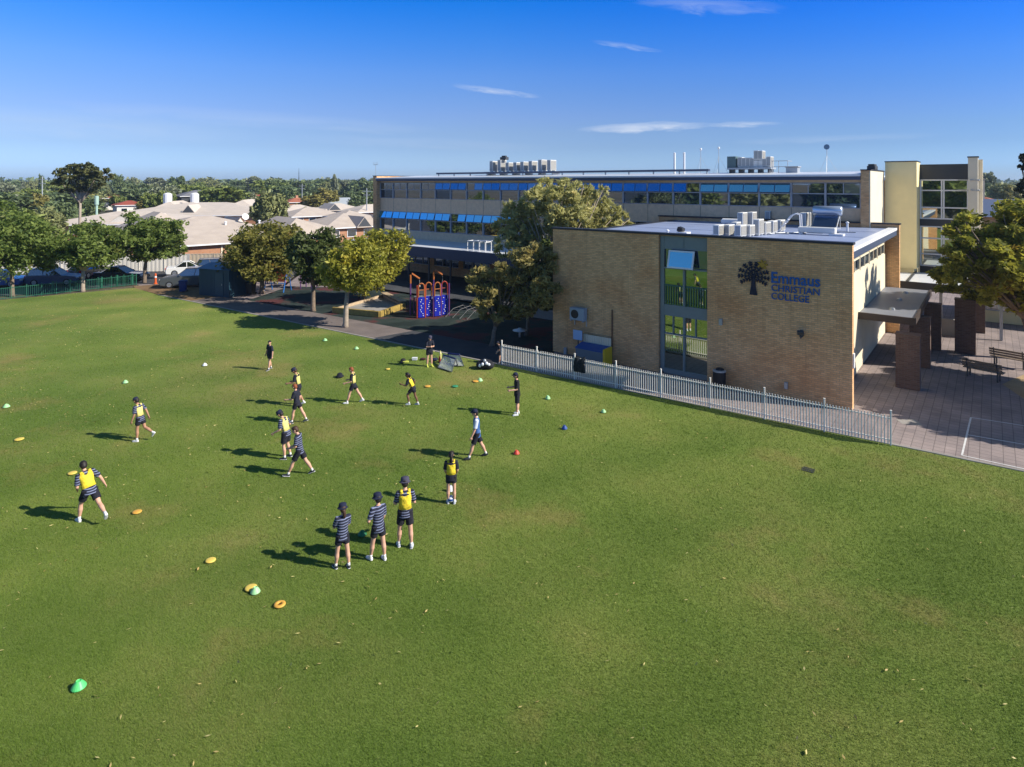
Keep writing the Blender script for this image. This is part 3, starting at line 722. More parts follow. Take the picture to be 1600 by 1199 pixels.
tag(pp.build('pipe_run', M_galv, None, loc=A0, rz=UANG), 'bundle of thin pipes running between the roof condensers', 'pipes')

# entry canopy, brick pillars, benches to the right of the block
M_canroof = mat('canopy_roof', (.19, .20, .235), .5, var=.12, vscale=1)
cn_ = thing('entry_canopy', 'flat grey canopy with dark fascia along the lit side wall', 'canopy', A0, UANG)
MB().box(-.74, 1.6, 6.5, 16.6, 2.72, 2.9).build('roof', M_canroof, cn_)
fz = MB(); fz.box(-.74, 1.68, 6.38, 6.498, 2.62, 2.96).box(1.602, 1.70, 6.5, 16.6, 2.62, 2.96); fz.build('fascia', mat('brown_fascia', (.05, .035, .03), .6), cn_)
for y_ in (8.5, 11.8, 14.6):
    MB().lathe([(.14, 2.9), (.13, 2.98), (.02, 3.03)], (.5, y_, 0), n=8).build('roof_vent', M_galv, cn_)
def pillar(px, py, h_, wd, label, dp=None):
    p = G(px, py); o = MB().box(-wd/2, wd/2, 0, dp or wd*.6, 0, h_).box(-wd/2-.02, wd/2+.02, -.02, (dp or wd*.6)+.02, h_+.001, h_+.06).build('brick_pillar', M_brick_brown, None, loc=p, rz=UANG)
    return tag(o, label, 'pillar')
pillar(1418, 608, 2.45, .95, 'short brown brick pillar nearest the fence, in front of the canopy')
pillar(1437, 574, 2.55, .9, 'dark brick pillar under the front corner of the canopy')
pillar(1457, 546, 2.55, .8, 'dark brick pillar under the canopy edge, second from its front corner')
pillar(1508, 553, 2.95, .95, 'tall free standing dark brick pillar left of the benches')
pillar(1527, 520, 2.7, .8, 'brown brick pillar behind the tallest one, below the tree')
p = G(1480, 524); tag(MB().box(-1.1, 1.4, 0, .3, 0, .95).box(-1.12, 1.42, -.02, .32, .951, 1.0).build('low_wall', M_conc, None, loc=p, rz=UANG), 'low grey wall between two dark brick pillars', 'wall')
M_wood = mat('weathered_timber', (.20, .155, .12), .8, var=.25, vscale=8)
def bench(loc, rz, label):
    t = thing('park_bench', label, 'bench', loc, rz, 'benches by the sand bed')
    s = MB()
    for i in range(3): s.box(-.8, .8, -.22+i*.15, -.10+i*.15, .42, .46)
    s.build('seat', M_wood, t)
    b_ = MB()
    for i in range(3): b_.obox((0, .27+.035*i, .58+i*.13), (1.6, .03, .1), Matrix.Rotation(R(-14), 3, 'X'))
    b_.build('backrest', M_wood, t)
    for sx in (-.6, .6):
        MB().box(sx-.03, sx+.03, -.2, -.14, 0, .419).box(sx-.03, sx+.03, .16, .22, 0, .419).box(sx-.03, sx+.03, -.13, .15, .36, .419).tube([(sx, .21, .4), (sx, .40, .95)], .025, n=5).build('leg', M_greydark, t)
    return t
bench(G(1537, 592), UANG + R(165), 'dark slatted bench in tree shade, nearer the pillars')
bench(G(1578, 573), UANG + R(165), 'sunlit slatted bench at the edge of the sand bed')

# ------------------------------------------------------------------ long three storey block
Bd = thing('school_building', 'long three storey school block with rows of blue windows', 'building', B0, UANG)
LB = 47.8
wb = MB()
wb.box(-LB, 0, 0, .3, 3.0, 4.35).box(-LB, 0, 0, .3, 6.37, 7.8).box(-LB, 0, 0, .3, 9.52, 9.7)
wb.build('spandrel', M_spandrel, Bd)
jt = MB()
for i in range(1, 22):
    x = -LB + i*LB/22
    jt.box(x-.012, x+.012, -.006, -.002, 6.39, 7.78)
jt.build('panel_joint', M_greydark, Bd)
eb = MB(); eb.box(-LB-.6, -LB-.002, -.55, 12, 0, 10.25).box(.002, .50, -.55, 5.9, 0, 10.3).box(-LB, 0, 11.7, 12, 0, 9.7)
eb.build('end_wall', M_brick, Bd)
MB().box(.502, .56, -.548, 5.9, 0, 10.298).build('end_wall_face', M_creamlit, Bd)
MB().box(-LB-.64, -LB+.02, -.6, 12, 10.252, 10.32).box(-.02, .6, -.6, 5.88, 10.302, 10.38).build('wall_cap', M_dark, Bd)
MB().box(-LB, 0, .32, .4, 0, 9.5).build('inner_wall', mat('dim_interior', (.03, .03, .035), .9), Bd)
MB().box(-LB, -.001, -.62, 11.6, 9.702, 9.94).build('eaves', M_fascia, Bd)  # shade on the roof edge is put into the navy colour
rp = [(-LB, -.66, 9.942), (-LB, -.66, 10.04), (-LB, 5.5, 10.34), (-LB, 11.6, 10.04), (-LB, 11.6, 9.942)]
MB().extrude(rp, (LB-.001, 0, 0)).build('roof', M_lightroof, Bd)
MB().box(-LB, -.001, -.76, -.662, 9.93, 10.08).build('gutter', M_white_metal, Bd, bevel=.02)
bayw = LB/22
M_pale_blue_frame = mat('sash_frame', (.10, .20, .34), .5)
def bay(i, z0, zt, z1, tilt=(0, 0), bright=False, lower=M_glass):
    xa = -LB + i*bayw; xb = xa + bayw
    f = MB()
    f.box(xa-.06, xa+.06, -.10, .12, z0, z1)
    if i == 21: f.box(xb-.12, xb-.002, -.10, .12, z0, z1)
    f.box(xa+.06, xb-.061, -.04, .1, z0, z0+.05).box(xa+.06, xb-.061, -.04, .1, zt-.035, zt+.035).box(xa+.06, xb-.061, -.04, .1, z1-.05, z1)
    xm = (xa+xb)/2; f.box(xm-.025, xm+.025, -.035, .1, zt+.035, z1-.05)
    fo = f.build('window', M_mull, Bd)
    MB().box(xa+.06, xb-.06, .02, .05, z0+.05, zt-.035).build('pane', lower, fo)
    for h, (xs, xe) in enumerate(((xa+.05, xm-.004), (xm+.004, xb-.05))):
        tl = tilt[h]; hh = z1-zt-.1; Mr = Matrix.Rotation(R(-tl), 3, 'X'); c = Vector(((xs+xe)/2, 0.0 if not tl else -.05, z1-.06))
        s_ = MB(); wd_ = xe-xs
        s_.obox(c + Mr @ Vector((0, 0, -hh/2)), (wd_-.02, .02, hh-.02), Mr)
        pane = s_.build('pane', (M_glass_blue if tl > 15 else M_glass_navy if tl > 3 else random.choice((M_glass, M_glass, M_glass_blind, M_glass_teal))), fo)
        if tl:
            k_ = MB()
            for dx in (-wd_/2+.018, wd_/2-.018): k_.obox(c + Mr @ Vector((dx, -.006, -hh/2)), (.02, .03, hh), Mr)
            k_.obox(c + Mr @ Vector((0, -.006, -hh+.015)), (wd_-.07, .03, .02), Mr)
            k_.build('sash', M_pale_blue_frame, fo)
    return fo
for i in range(22):
    tl = {4: (9, 9), 5: (10, 9), 6: (0, 7), 7: (9, 10), 8: (8, 8), 9: (9, 6), 10: (8, 8), 12: (7, 9), 13: (9, 9), 14: (9, 10), 15: (10, 9), 16: (9, 0), 17: (16.5, 16.5), 18: (16.5, 17), 19: (17, 17)}.get(i, (0, 0))
    bay(i, 7.8, 8.76, 9.52, tl, lower=M_glass_dk if i in (14, 15, 16, 20, 21, 4, 0) else M_glass)
for i in range(22):
    tl = (17, 17.5) if i < 9 and i not in (5,) else ((0, 17) if i == 5 else (0, 0))
    bay(i, 4.35, 5.55, 6.37, tl)
# verandah along the ground floor
vb = thing('verandah', 'low flat verandah roof with posts along the long block', 'verandah', B0, UANG)
MB().box(-LB+.5, -20, -5.4, -.002, 3.3, 3.5).build('roof', M_lightroof, vb)
MB().box(-LB+.5, -20, -5.5, -5.402, 2.55, 3.48).build('fascia', M_fascia, vb)  # deep dark panel standing in for the shade under the roof
MB().box(-LB+.5, -20, -5.35, -.1, 3.24, 3.298).build('soffit', M_greydark, vb)
for i in range(10):
    x = -LB+2+i*2.75; MB().box(x-.07, x+.07, -5.3, -5.16, 0, 3.238).build('post', M_greydark, vb)
gw = MB(); gw.box(-LB, -3, 0, .3, 0, .85).box(-LB, -3, 0, .3, 2.6, 2.998)
for i in range(12): gw.box(-LB+i*4.07-.3, -LB+i*4.07+.3, 0, .3, .852, 2.598)
gw.build('ground_floor_wall', M_brick, Bd)
for i in range(11):
    x0 = -LB+i*4.07+.3
    framed_window(Bd, x0, x0+3.47, .852, 2.598, .16, .06, .1, M_mull, M_glass_dk, cols=(x0+1.15, x0+2.3), rows=(2.0,))
# white ladder frame lying on the verandah roof
xr_ = loc_x(B0, 748, -4.9); fr = MB()
for y_ in (-5.25, -4.5):
    fr.tube([(xr_-1.0, y_, 4.35), (xr_+1.2, y_, 4.45)], .045, n=6)
for k in range(4):
    x = xr_-1.0+k*.7
    for y_ in (-5.25, -4.5): fr.tube([(x, y_, 3.505), (x, y_, 4.38)], .035, n=6)
    fr.tube([(x, -5.25, 4.36), (x, -4.5, 4.36)], .04, n=6)
tag(fr.build('roof_frame', M_white_metal, None, loc=B0, rz=UANG), 'white tubular frame standing on the verandah roof edge', 'frame')

# stair tower at the right end
tw = thing('stair_tower', 'tall cream stair tower with glazed stairwell and lit pier', 'tower', B0, UANG)
MB().box(.62, 2.55, 5.92, 8.6, 3.4, 11.0).box(.75, 2.4, 6.0, 8.6, 0, 3.398).build('wall', M_render, tw)
MB().box(.58, 2.59, 5.88, 8.64, 11.002, 11.07).build('wall_cap', M_dark, tw)
gx0, gx1, gy = 2.56, 5.45, 8.3
MB().box(gx0, gx1, gy-.1, gy+.2, 9.75, 10.85).build('head_panel', M_greydark, tw)
MB().box(gx0, gx1, gy-.1, gy+.2, 6.35, 6.85).box(gx0, gx1, gy-.1, gy+.2, 2.8, 3.4).build('band_panel', M_greydark, tw)
for z0, z1, rows in ((6.85, 9.75, (8.95, 7.7)), (3.4, 6.35, (5.45, 4.3))):
    framed_window(tw, gx0, gx1, z0, z1, gy+.05, .09, .14, M_white_metal, M_glass_refl, cols=(gx0+1.32, gx0+1.45), rows=rows)
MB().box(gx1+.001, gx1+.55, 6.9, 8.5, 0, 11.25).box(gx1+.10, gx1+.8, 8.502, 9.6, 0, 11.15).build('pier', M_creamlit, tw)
MB().box(gx1-.04, gx1+.6, 6.86, 8.5, 11.252, 11.33).build('pier_cap', M_dark, tw)
rl = MB()
for z in (9.7, 9.0): rl.tube([(gx0+2.3, gy-.25, z), (gx1+.2, 6.82, z), (gx1+.60, 6.82, z), (gx1+.62, 8.6, z)], .04, n=6)
rl.build('handrail', M_galv, tw)
lr = thing('link_canopy', 'pale flat walkway roof below the cream stair tower', 'canopy', B0, UANG)
MB().box(.9, 7.5, 1.2, 6.6, 2.95, 3.1).build('roof', M_lightroof, lr)
MB().box(.9, 7.5, 1.06, 1.198, 2.6, 3.12).box(2.35, 2.5, 1.2, 6.6, 3.102, 3.16).build('fascia', M_greydark, lr)
for x in (1.2, 4.2, 7.2): MB().box(x-.08, x+.08, 1.3, 1.46, 0, 2.948).build('post', M_galv, lr)
xb_ = 3.0
gb = thing('classroom_block', 'low cream building with dark windows behind the canopy', 'building', B0 + U*3.0 + V*7.2, UANG)
MB().box(2.9, 14, 0, 6, 0, 2.9).build('wall', M_render, gb); MB().box(2.7, 14.2, -.4, 6.2, 2.902, 3.15).build('roof', M_lightroof, gb)
for k in range(3): framed_window(gb, 3.4+k*3.4, 6.2+k*3.4, .8, 2.3, -.01, .07, .06, M_mull, M_glass, cols=(4.8+k*3.4,))
# blue-grey roofed hall far right
hall = thing('hall', 'wide blue grey metal roofed hall beyond the stair tower', 'building', D(1575, 335, 74), UANG)
hall.location.z = 0
MB().box(-12, 14, 0, 14, 0, 5.4).build('wall', M_brick, hall)
MB().extrude([(-12.5, -.8, 5.402), (-12.5, 7, 7.4), (-12.5, 14.8, 5.402)], (27, 0, 0)).build('roof', mat('slate_metal', (.11, .135, .21), .5), hall)

# rooftop kit on the long block
zr = 10.3
for i in range(8):
    px = (772, 784.5, 797, 809, 820, 833, 848, 862)[i]
    x = loc_x(B0, px, 5.2); P = B0 + U*x + V*5.2
    ac_unit(f'white rooftop unit, {ORD[i]} from the left in the row on the long block', (P.x, P.y, zr+.38), UANG + (R(0) if i < 6 else R(0)), (.45, 1.0, (1.15, 1.25, .95, .95, 1.0, 1.05, 1.15, 1.1)[i]), 'rooftop units in a row on the long block')
xa, xb = loc_x(B0, 768, 5.2), loc_x(B0, 868, 5.2)
pt = thing('unit_platform', 'low steel platform under the row of rooftop units', 'platform', B0, UANG)
MB().box(xa-.5, xb+.4, 4.5, 6.0, zr+.2, zr+.378).build('deck', M_galv, pt)
lg = MB()
for k in range(6): lg.box(xa+k*(xb-xa)/5-.05, xa+k*(xb-xa)/5+.05, 4.6, 5.9, zr-.05, zr+.198)
lg.build('leg', M_galv, pt)
xd = loc_x(B0, 788, 5.2); P = B0 + U*xd + V*5.2
tag(MB().box(-.4, .4, -.25, .25, 0, .3).box(-.25, .25, -.15, .15, .3, .45).build('exhaust_cowl', M_greydark, None, loc=(P.x, P.y, zr+1.632), rz=UANG, bevel=.02), 'dark exhaust cowl topping the second rooftop unit', 'cowl')
xa, xb = loc_x(B0, 683, 3.5), loc_x(B0, 1108, 3.5); dr = thing('pipe_tray', 'long dark pipe tray on short legs along the roof', 'pipe tray', B0, UANG)
MB().box(xa, xb, 3.35, 3.75, zr+.15, zr+.33).build('tray', M_fascia, dr)
lg = MB()
for k in range(14): x = xa+.2+k*(xb-xa-.4)/13; lg.box(x-.04, x+.04, 3.5, 3.6, zr-.15, zr+.148)
lg.build('leg', M_galv, dr)
for i, px in enumerate((1054, 1069)):
    x = loc_x(B0, px, 4.5); P = B0 + U*x + V*4.5
    o = MB().tube([(0, 0, -.1), (0, 0, 1.72)], .095, n=10).lathe([(.12, 1.721), (.12, 1.76), (.05, 1.8)], n=10).build('flue_pipe', M_white_metal, None, loc=(P.x, P.y, zr))
    tag(o, ('white flue pipe, the left of the pair on the long roof', 'white flue pipe, the right of the pair on the long roof')[i], 'flue', 'pair of flue pipes')
def antenna(px, pz, h_, label, head='ball', yl=4.5, base=zr):
    x = loc_x(B0, px, yl); P = B0 + U*x + V*yl
    t = thing('antenna', label, 'antenna', (P.x, P.y, base), UANG)
    MB().tube([(0, 0, -.1), (0, 0, h_)], .022, n=5).build('mast', M_galv, t)
    if head == 'ball': MB().ell((0, 0, h_+.06), (.10, .10, .12), n=8, k=6).build('head', M_white_metal, t)
    elif head == 'disc': MB().lathe([(.20, -.03), (.20, .03)], (0, -.05, h_+.12), n=14, M=Matrix.Rotation(R(90), 3, 'X')).build('head', mat('blue_disc', (.12, .2, .32), .5), t)
    else:
        q = MB()
        for dx in (-.35, -.12, .12, .35): q.tube([(dx, 0, h_-.1), (dx, 0, h_+.3)], .018, n=4)
        q.tube([(-.35, 0, h_), (.35, 0, h_)], .018, n=4); q.build('head', M_galv, t)
    if head in ('ball', 'disc'):
        q = MB()
        for dx, dy in ((.75, .2), (-.6, .3), (.1, -.7)): q.tube([(0, 0, h_*.7), (dx, dy, -.1)], .008, n=4)
        q.build('guy_wire', M_galv, t)
antenna(1095, 0, 1.95, 'thin antenna mast beside the pair of white flues', 'ball')
antenna(1123, 0, 2.0, 'thin guyed antenna mast next to the rooftop unit cluster', 'ball')
antenna(1292, 0, 1.75, 'mast with round blue disc above the right roof end', 'disc')
antenna(587, 0, 1.3, 'small forked television aerial on the far left roof corner', 'fork', .6, 10.3)
# raised cluster near the right end
xa = loc_x(B0, 1142, 5); pc = thing('plant_platform', 'raised steel plant platform with railing on the long roof', 'platform', B0, UANG)
xb = loc_x(B0, 1206, 5); xc = loc_x(B0, 1234, 5)
MB().box(xa-.1, xb+.1, 4.3, 5.8, zr+.28, zr+.42).build('deck', M_galv, pc)
lg = MB(); 
for k in range(5): x = xa+.1+k*(xb-xa-.2)/4; lg.box(x-.05, x+.05, 4.4, 5.7, zr-.1, zr+.278)
lg.build('leg', M_greydark, pc)
rl = MB()
for z in (.45, .9): rl.tube([(xb+.12, 4.4, zr+z), (xc, 4.4, zr+z), (xc, 5.6, zr+z)], .025, n=5)
for x in (xb+.2, (xb+xc)/2, xc): rl.tube([(x, 4.4, zr-.1), (x, 4.4, zr+.92)], .025, n=5)
rl.build('railing', M_galv, pc)
MB().box(xa-.15, xa+.55, 4.5, 5.6, zr+.425, zr+1.35).build('plant_box', mat('plant_teal', (.10, .16, .17), .5), pc, bevel=.02)
for i in range(8):
    x = xa + .85 + i*(xb-xa-1.0)/7; P = B0 + U*x + V*5.0
    z = zr+.425 + (.55 if i in (4, 5) else 0)
    if i in (4, 5): MB().box(x-.2, x+.2, 4.6, 5.4, zr+.422, zr+.972).build('unit_stand', M_whiteplastic, pc, bevel=.01)
    ac_unit(f'white rooftop unit, {ORD[i]} from the left on the raised plant platform', (P.x, P.y, z), UANG, (.36, .85, (.85, .8, .8, .75, .8, .78, .7, .85)[i]), 'rooftop units on the raised platform')
x = loc_x(B0, 1239, 4.5); P = B0 + U*x + V*4.5
tag(MB().box(-.42, .42, -.4, .4, 0, .42).box(-.5, .5, -.48, .48, .421, .52).build('roof_hatch', M_galv, None, loc=(P.x, P.y, zr-.05), rz=UANG, bevel=.03), 'squat grey roof hatch right of the plant platform railing', 'hatch')
x = loc_x(B0, 1366, 2); P = B0 + U*.28 + V*2.4
tag(MB().box(-.25, .25, -.6, .6, 0, .28).box(-.2, .2, -.5, .5, .281, .4).build('roof_cowl', M_greydark, None, loc=(P.x, P.y, 10.383), rz=UANG, bevel=.03), 'dark cowl on top of the lit brick end wall', 'roof vent')
# ------------------------------------------------------------------ fences
def picket_fence(name, label, p, q, nb, h, m, pitch, post_h, pick=(.03, .016), rails=(.18, .9), post=.05, group=None):
    p, q = Vector(p), Vector(q); d = (q-p); L = d.length; ang = math.atan2(d.y, d.x)
    t = thing(name, label, 'fence', p, ang, group)
    for i in range(nb+1):
        MB().box(i*L/nb-post/2, i*L/nb+post/2, -post/2, post/2, 0, post_h).box(i*L/nb-post/2-.008, i*L/nb+post/2+.008, -post/2-.008, post/2+.008, post_h+.001, post_h+.02).build('post', m, t)
    for i in range(nb):
        a, b = i*L/nb+post/2, (i+1)*L/nb-post/2; mb = MB()
        for z in rails: mb.box(a, b, .012, .04, h*z-.018, h*z+.018)
        k = int((b-a)/pitch); off = ((b-a) - (k-1)*pitch)/2
        for j in range(k):
            x = a+off+j*pitch; hh = h + random.uniform(-.012, .012)
            mb.box(x-pick[0]/2, x+pick[0]/2, -pick[1]/2, pick[1]/2, .05, hh)
        mb.build('picket_panel', m, t)
    return t
M_picket = mat('picket_paint', (.84, .80, .76), .5, var=.08, vscale=1.5)
M_gfence = mat('green_fence_paint', (.018, .115, .070), .45)
fp, fq = G(784, 570), G(1392, 696.5)
picket_fence('picket_fence', 'pale grey picket fence along the brick block', fp, fq, 8, 1.08, M_picket, .105, 1.26, pick=(.034, .02))
gp, gq = G(-60, 476), G(213, 446)
picket_fence('steel_fence', 'low dark green steel fence between field and car park', gp, gq, 12, 1.0, M_gfence, .13, 1.08, pick=(.022, .022), rails=(.12, .93))
# wooden/steel bollards behind the green fence
for i, (px, py) in enumerate(((76, 461), (103, 458), (153, 453), (178, 450), (202, 447.5))):
    p = G(px, py) + Vector((-.3, .9, 0)); o = MB().box(-.08, .08, -.08, .08, 0, 1.0).box(-.06, .06, -.06, .06, 1.001, 1.03).build('bollard', M_gfence, None, loc=p, bevel=.015)
    tag(o, f'dark green square bollard behind the green fence, {ORD[i]} from the left', 'bollard', 'green bollards behind the fence')
# boundary fence of sheet panels behind the car park
def sheet_fence(label, p, q, h, m, n):
    p, q = Vector(p), Vector(q); d = q-p; L = d.length; t = thing('boundary_fence', label, 'fence', p, math.atan2(d.y, d.x))
    mb = MB(); k = int(L/.2)
    for i in range(k): mb.box(i*L/k, (i+1)*L/k-.002, (0 if i % 2 else .02), (.03 if i % 2 else .05), .05, h)
    mb.build('panel', m, t); mb = MB(); mb.box(0, L, -.01, .06, h+.001, h+.06); mb.build('capping', m, t)
    for i in range(n+1): MB().box(i*L/n-.03, i*L/n+.03, -.03, -.001, 0, h+.06).build('post', m, t)
    return t
sheet_fence('white sheet metal fence behind the parked cars', (-62, 62.5, 0), (-34.7, 66.8, 0), 1.8, mat('white_fence', (.74, .70, .64), .6, var=.05, vscale=.5), 11)
sheet_fence('beige sheet metal fence in front of the orange brick house', (-34.6, 66.8, 0), (-18, 69.5, 0), 1.8, mat('beige_fence', (.58, .48, .36), .6, var=.05, vscale=.5), 7)

# ------------------------------------------------------------------ trees
def crown_points(blobs, n, sub=26, subr=.34, seed=0):
    g = np.random.default_rng(seed); tot = sum(b[1][0]*b[1][1] + b[1][0]*b[1][2] for b in blobs); P = []
    for c, r in blobs:
        c = np.array(c, float); r = np.array(r, float); k = max(6, int(sub*(r[0]*r[2]/2.5)**.5)); m = int(n*(r[0]*r[1]+r[0]*r[2])/tot)
        d = g.normal(size=(k, 3)); d /= np.linalg.norm(d, axis=1)[:, None]
        rad = .55 + .42*g.random(k)**.6; sc_ = c + d*r*rad[:, None]
        idx = g.integers(0, k, m); off = g.normal(size=(m, 3)); off /= np.linalg.norm(off, axis=1)[:, None]
        q = sc_[idx] + off*(g.random(m)**.45)[:, None]*r.mean()*subr*np.array([1.1, 1.1, .8])*(0.7+.6*g.random(k))[idx][:, None]
        P.append(q)
    return np.concatenate(P)
def leaf_verts(P, size, seed=0, droop=0.0, elong=1.6):
    g = np.random.default_rng(seed+99); n = len(P)
    a = g.normal(size=(n, 3)); a[:, 2] = a[:, 2]*.7 - droop; a /= np.linalg.norm(a, axis=1)[:, None]
    b = np.cross(a, g.normal(size=(n, 3))); b /= np.linalg.norm(b, axis=1)[:, None]
    s = size*(.6+.8*g.random(n))[:, None]
    v = np.zeros((n, 4, 3), np.float32)
    v[:, 0] = P - a*s*.5*elong; v[:, 1] = P - b*s*.36 ; v[:, 2] = P + a*s*.5*elong; v[:, 3] = P + b*s*.36
    return v.reshape(-1, 3)
M_bark = mat('bark', (.20, .15, .11), .9, var=.3, vscale=6, bump=.5, bscale=14)
M_barkpale = mat('pale_bark', (.34, .28, .22), .9, var=.25, vscale=5, bump=.4, bscale=12)
def tree(name, label, base, blobs, n, size, lm, bark=None, r0=.16, group=None, droop=0.0, seed=1, top=None, sub=26, subr=.34, fork=None, elong=1.6):
    """blobs in local coordinates (base = origin)"""
    t = thing(name, label, 'tree', base, 0, group)
    np_mesh('crown', leaf_verts(crown_points(blobs, n, sub, subr, seed), size, seed, droop, elong), 4, lm, t)
    mb = MB(); c0 = np.mean([b[0] for b in blobs], axis=0); zf = fork if fork else min(b[0][2]-b[1][2]*.8 for b in blobs)
    f = Vector((c0[0]*.25, c0[1]*.25, max(zf, .5)))
    mb.loft([(0, 0, -.1), (f.x*.3, f.y*.3, .25), (f.x*.5, f.y*.5, f.z*.6), f], [r0*1.5, r0*1.05, r0*.9, r0*.8], n=9)
    rr = random.Random(seed)
    for c, r in blobs:
        for q in range(2 if len(blobs) > 3 else 4):
            e = Vector(c) + Vector((rr.uniform(-.6, .6)*r[0], rr.uniform(-.6, .6)*r[1], rr.uniform(-.2, .6)*r[2]))
            mid = f.lerp(e, .5) + Vector((rr.uniform(-.2, .2), rr.uniform(-.2, .2), .15))
            mb.loft([f - Vector((0, 0, .15)), f.lerp(mid, .5), mid, e], [r0*.6, r0*.45, r0*.3, r0*.1], n=6)
    mb.build('trunk', bark or M_bark, t, smooth=True)
    return t
L_green = leaf_mat('leaves_street_tree', (.07, .118, .022), (.27, .335, .08), .45, (.16, .15, .05), .08, .7)
L_brown = leaf_mat('leaves_autumn_green', (.088, .10, .018), (.29, .26, .056), .42, (.27, .17, .04), .12, .8)
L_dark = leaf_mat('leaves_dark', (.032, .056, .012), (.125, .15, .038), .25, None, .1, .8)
L_yellow = leaf_mat('leaves_yellow_green', (.16, .18, .022), (.46, .42, .055), .4, (.52, .40, .04), .10, .7)
L_gum = leaf_mat('leaves_olive_gum', (.30, .30, .10), (.64, .60, .25), .55, (.66, .54, .2), .10, .8)
L_gum2 = leaf_mat('leaves_dry_olive', (.17, .165, .055), (.50, .41, .15), .5, (.40, .27, .09), .12, .8)
L_right = leaf_mat('leaves_warm_green', (.11, .135, .02), (.48, .45, .07), .52, (.36, .25, .04), .14, .6)
L_pine = leaf_mat('needles_dark', (.010, .018, .012), (.03, .045, .025), .1, None, .1, .8)

def ball(cx, cz, rx, rz_, ry=None, k=5, seed=0, dy=0):
    """a rounded crown as several overlapping lobes"""
    rr = random.Random(seed); out = [((cx, dy, cz), (rx*.72, (ry or rx)*.72, rz_*.74))]
    for i in range(k):
        a = 2*math.pi*i/k + rr.uniform(-.3, .3)
        out.append(((cx + rx*.48*math.cos(a), dy + (ry or rx)*.48*math.sin(a), cz + rz_*rr.uniform(-.38, .38)), (rx*rr.uniform(.46, .58), (ry or rx)*rr.uniform(.46, .58), rz_*rr.uniform(.46, .60))))
    return out
def span(base, px0, px1, pyt, pyb):
    """crown half width, centre offset and height range of a crown seen between these columns and rows, at the base's distance"""
    Y = base.y; x0, x1 = (px0-800)/F*Y - base.x, (px1-800)/F*Y - base.x
    zt, zb = HC-(pyt-HY)*Y/F, HC-(pyb-HY)*Y/F
    return (x0+x1)/2, (x1-x0)/2, (zt+zb)/2, (zt-zb)/2
def street_tree(px, py, x0, x1, yt, yb, label, lm, n, size, seed, name='street_tree', k=6, group=None, r0=.17, droop=0, bark=None, **kw):
    b = G(px, py); cx, rx, cz, rz_ = span(b, x0, x1, yt, yb)
    return tree(name, label, b, ball(cx, cz, rx*1.0, rz_*1.02, k=k, seed=seed), n, size, lm, bark, r0, group, droop, seed, **kw)
street_tree(19, 463, -54, 84, 312, 432, 'round green tree by the green fence, cut by the left picture edge', L_green, 15000, .22, 11, group='round trees along the car park')
street_tree(129, 455, 70, 196, 334, 431, 'round green tree by the green fence, between the blue and black cars', L_green, 13000, .22, 12, group='round trees along the car park', bark=M_barkpale)
street_tree(225, 442, 182, 290, 325, 414, 'round green tree at the field corner beside the white car', L_green, 12000, .23, 13, group='round trees along the car park')
street_tree(409, 459, 342, 486, 340, 448, 'bushy dark olive tree just right of the dark blue shed', L_brown, 16000, .22, 14, name='shade_tree', r0=.2)
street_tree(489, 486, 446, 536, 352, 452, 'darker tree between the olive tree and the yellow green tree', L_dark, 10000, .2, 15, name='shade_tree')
street_tree(566, 470, 536, 642, 350, 462, 'yellow green tree behind the sandpit, partly hidden by its twin', L_yellow, 11000, .2, 17, name='yellow_tree', r0=.15)
street_tree(539, 511, 502, 610, 354, 470, 'bright yellow green tree at the edge of the path', L_yellow, 13000, .17, 16, name='yellow_tree', r0=.17, droop=.3, bark=M_barkpale)
# the tall loose tree left of the brick block and the drier one in front of it
b = Vector((3.2, 45.5, 0)); bl = []
for px, py, r in ((800, 335, 1.1), (838, 312, 1.25), (868, 296, 1.1), (880, 325, 1.6), (905, 300, 1.0), (925, 318, 1.3), (955, 335, 1.1), (972, 345, .75), (845, 345, 1.6), (815, 365, 1.2), (900, 350, 1.6), (940, 352, 1.1), (862, 375, 1.6), (935, 300, .6), (786, 355, .7), (812, 325, .9), (850, 290, .7), (920, 335, 1.3), (885, 350, 1.5), (955, 352, .9), (795, 385, 1.1), (830, 385, 1.2)):
    p = D(px, py, b.y) - b; bl.append(((p.x, random.uniform(-1.2, 1.2), p.z), (r, r, r*.82)))
tree('gum_tree', 'tall pale olive loose tree rising behind the brick block', b, bl, 11500, .21, L_gum, M_barkpale, .17, None, .6, 21, sub=30, subr=.27, fork=2.2, elong=2.6)
b = G(768, 540); bl = []
for px, py, r in ((765, 435, 1.0), (800, 410, 1.15), (840, 405, 1.1), (790, 445, 1.2), (752, 455, .7), (770, 478, .9), (815, 470, 1.1), (845, 445, 1.1), (785, 488, .6), (860, 400, .7), (745, 430, .6)):
    p = D(px, py, b.y) - b; bl.append(((p.x, random.uniform(-1.6, .5), p.z), (r, r, r*.82)))
tree('small_tree', 'dry brownish olive tree in front of the tall pale one', b, bl, 12000, .17, L_gum2, M_bark, .13, None, .4, 22, sub=20, subr=.38, fork=1.3, elong=1.9)
b = G(822, 524); bl = []
for px, py, r in ((840, 420, 1.2), (855, 450, 1.1), (830, 465, .9), (858, 480, .7), (850, 400, 1.0)):
    p = D(px, py, b.y) - b; bl.append(((p.x, random.uniform(-.3, .8), p.z), (r, r, r*.85)))
tree('small_tree', 'dark leafy tree in shade against the brick block corner', b, bl, 7000, .19, L_dark, M_bark, .11, None, .2, 23, fork=1.6)
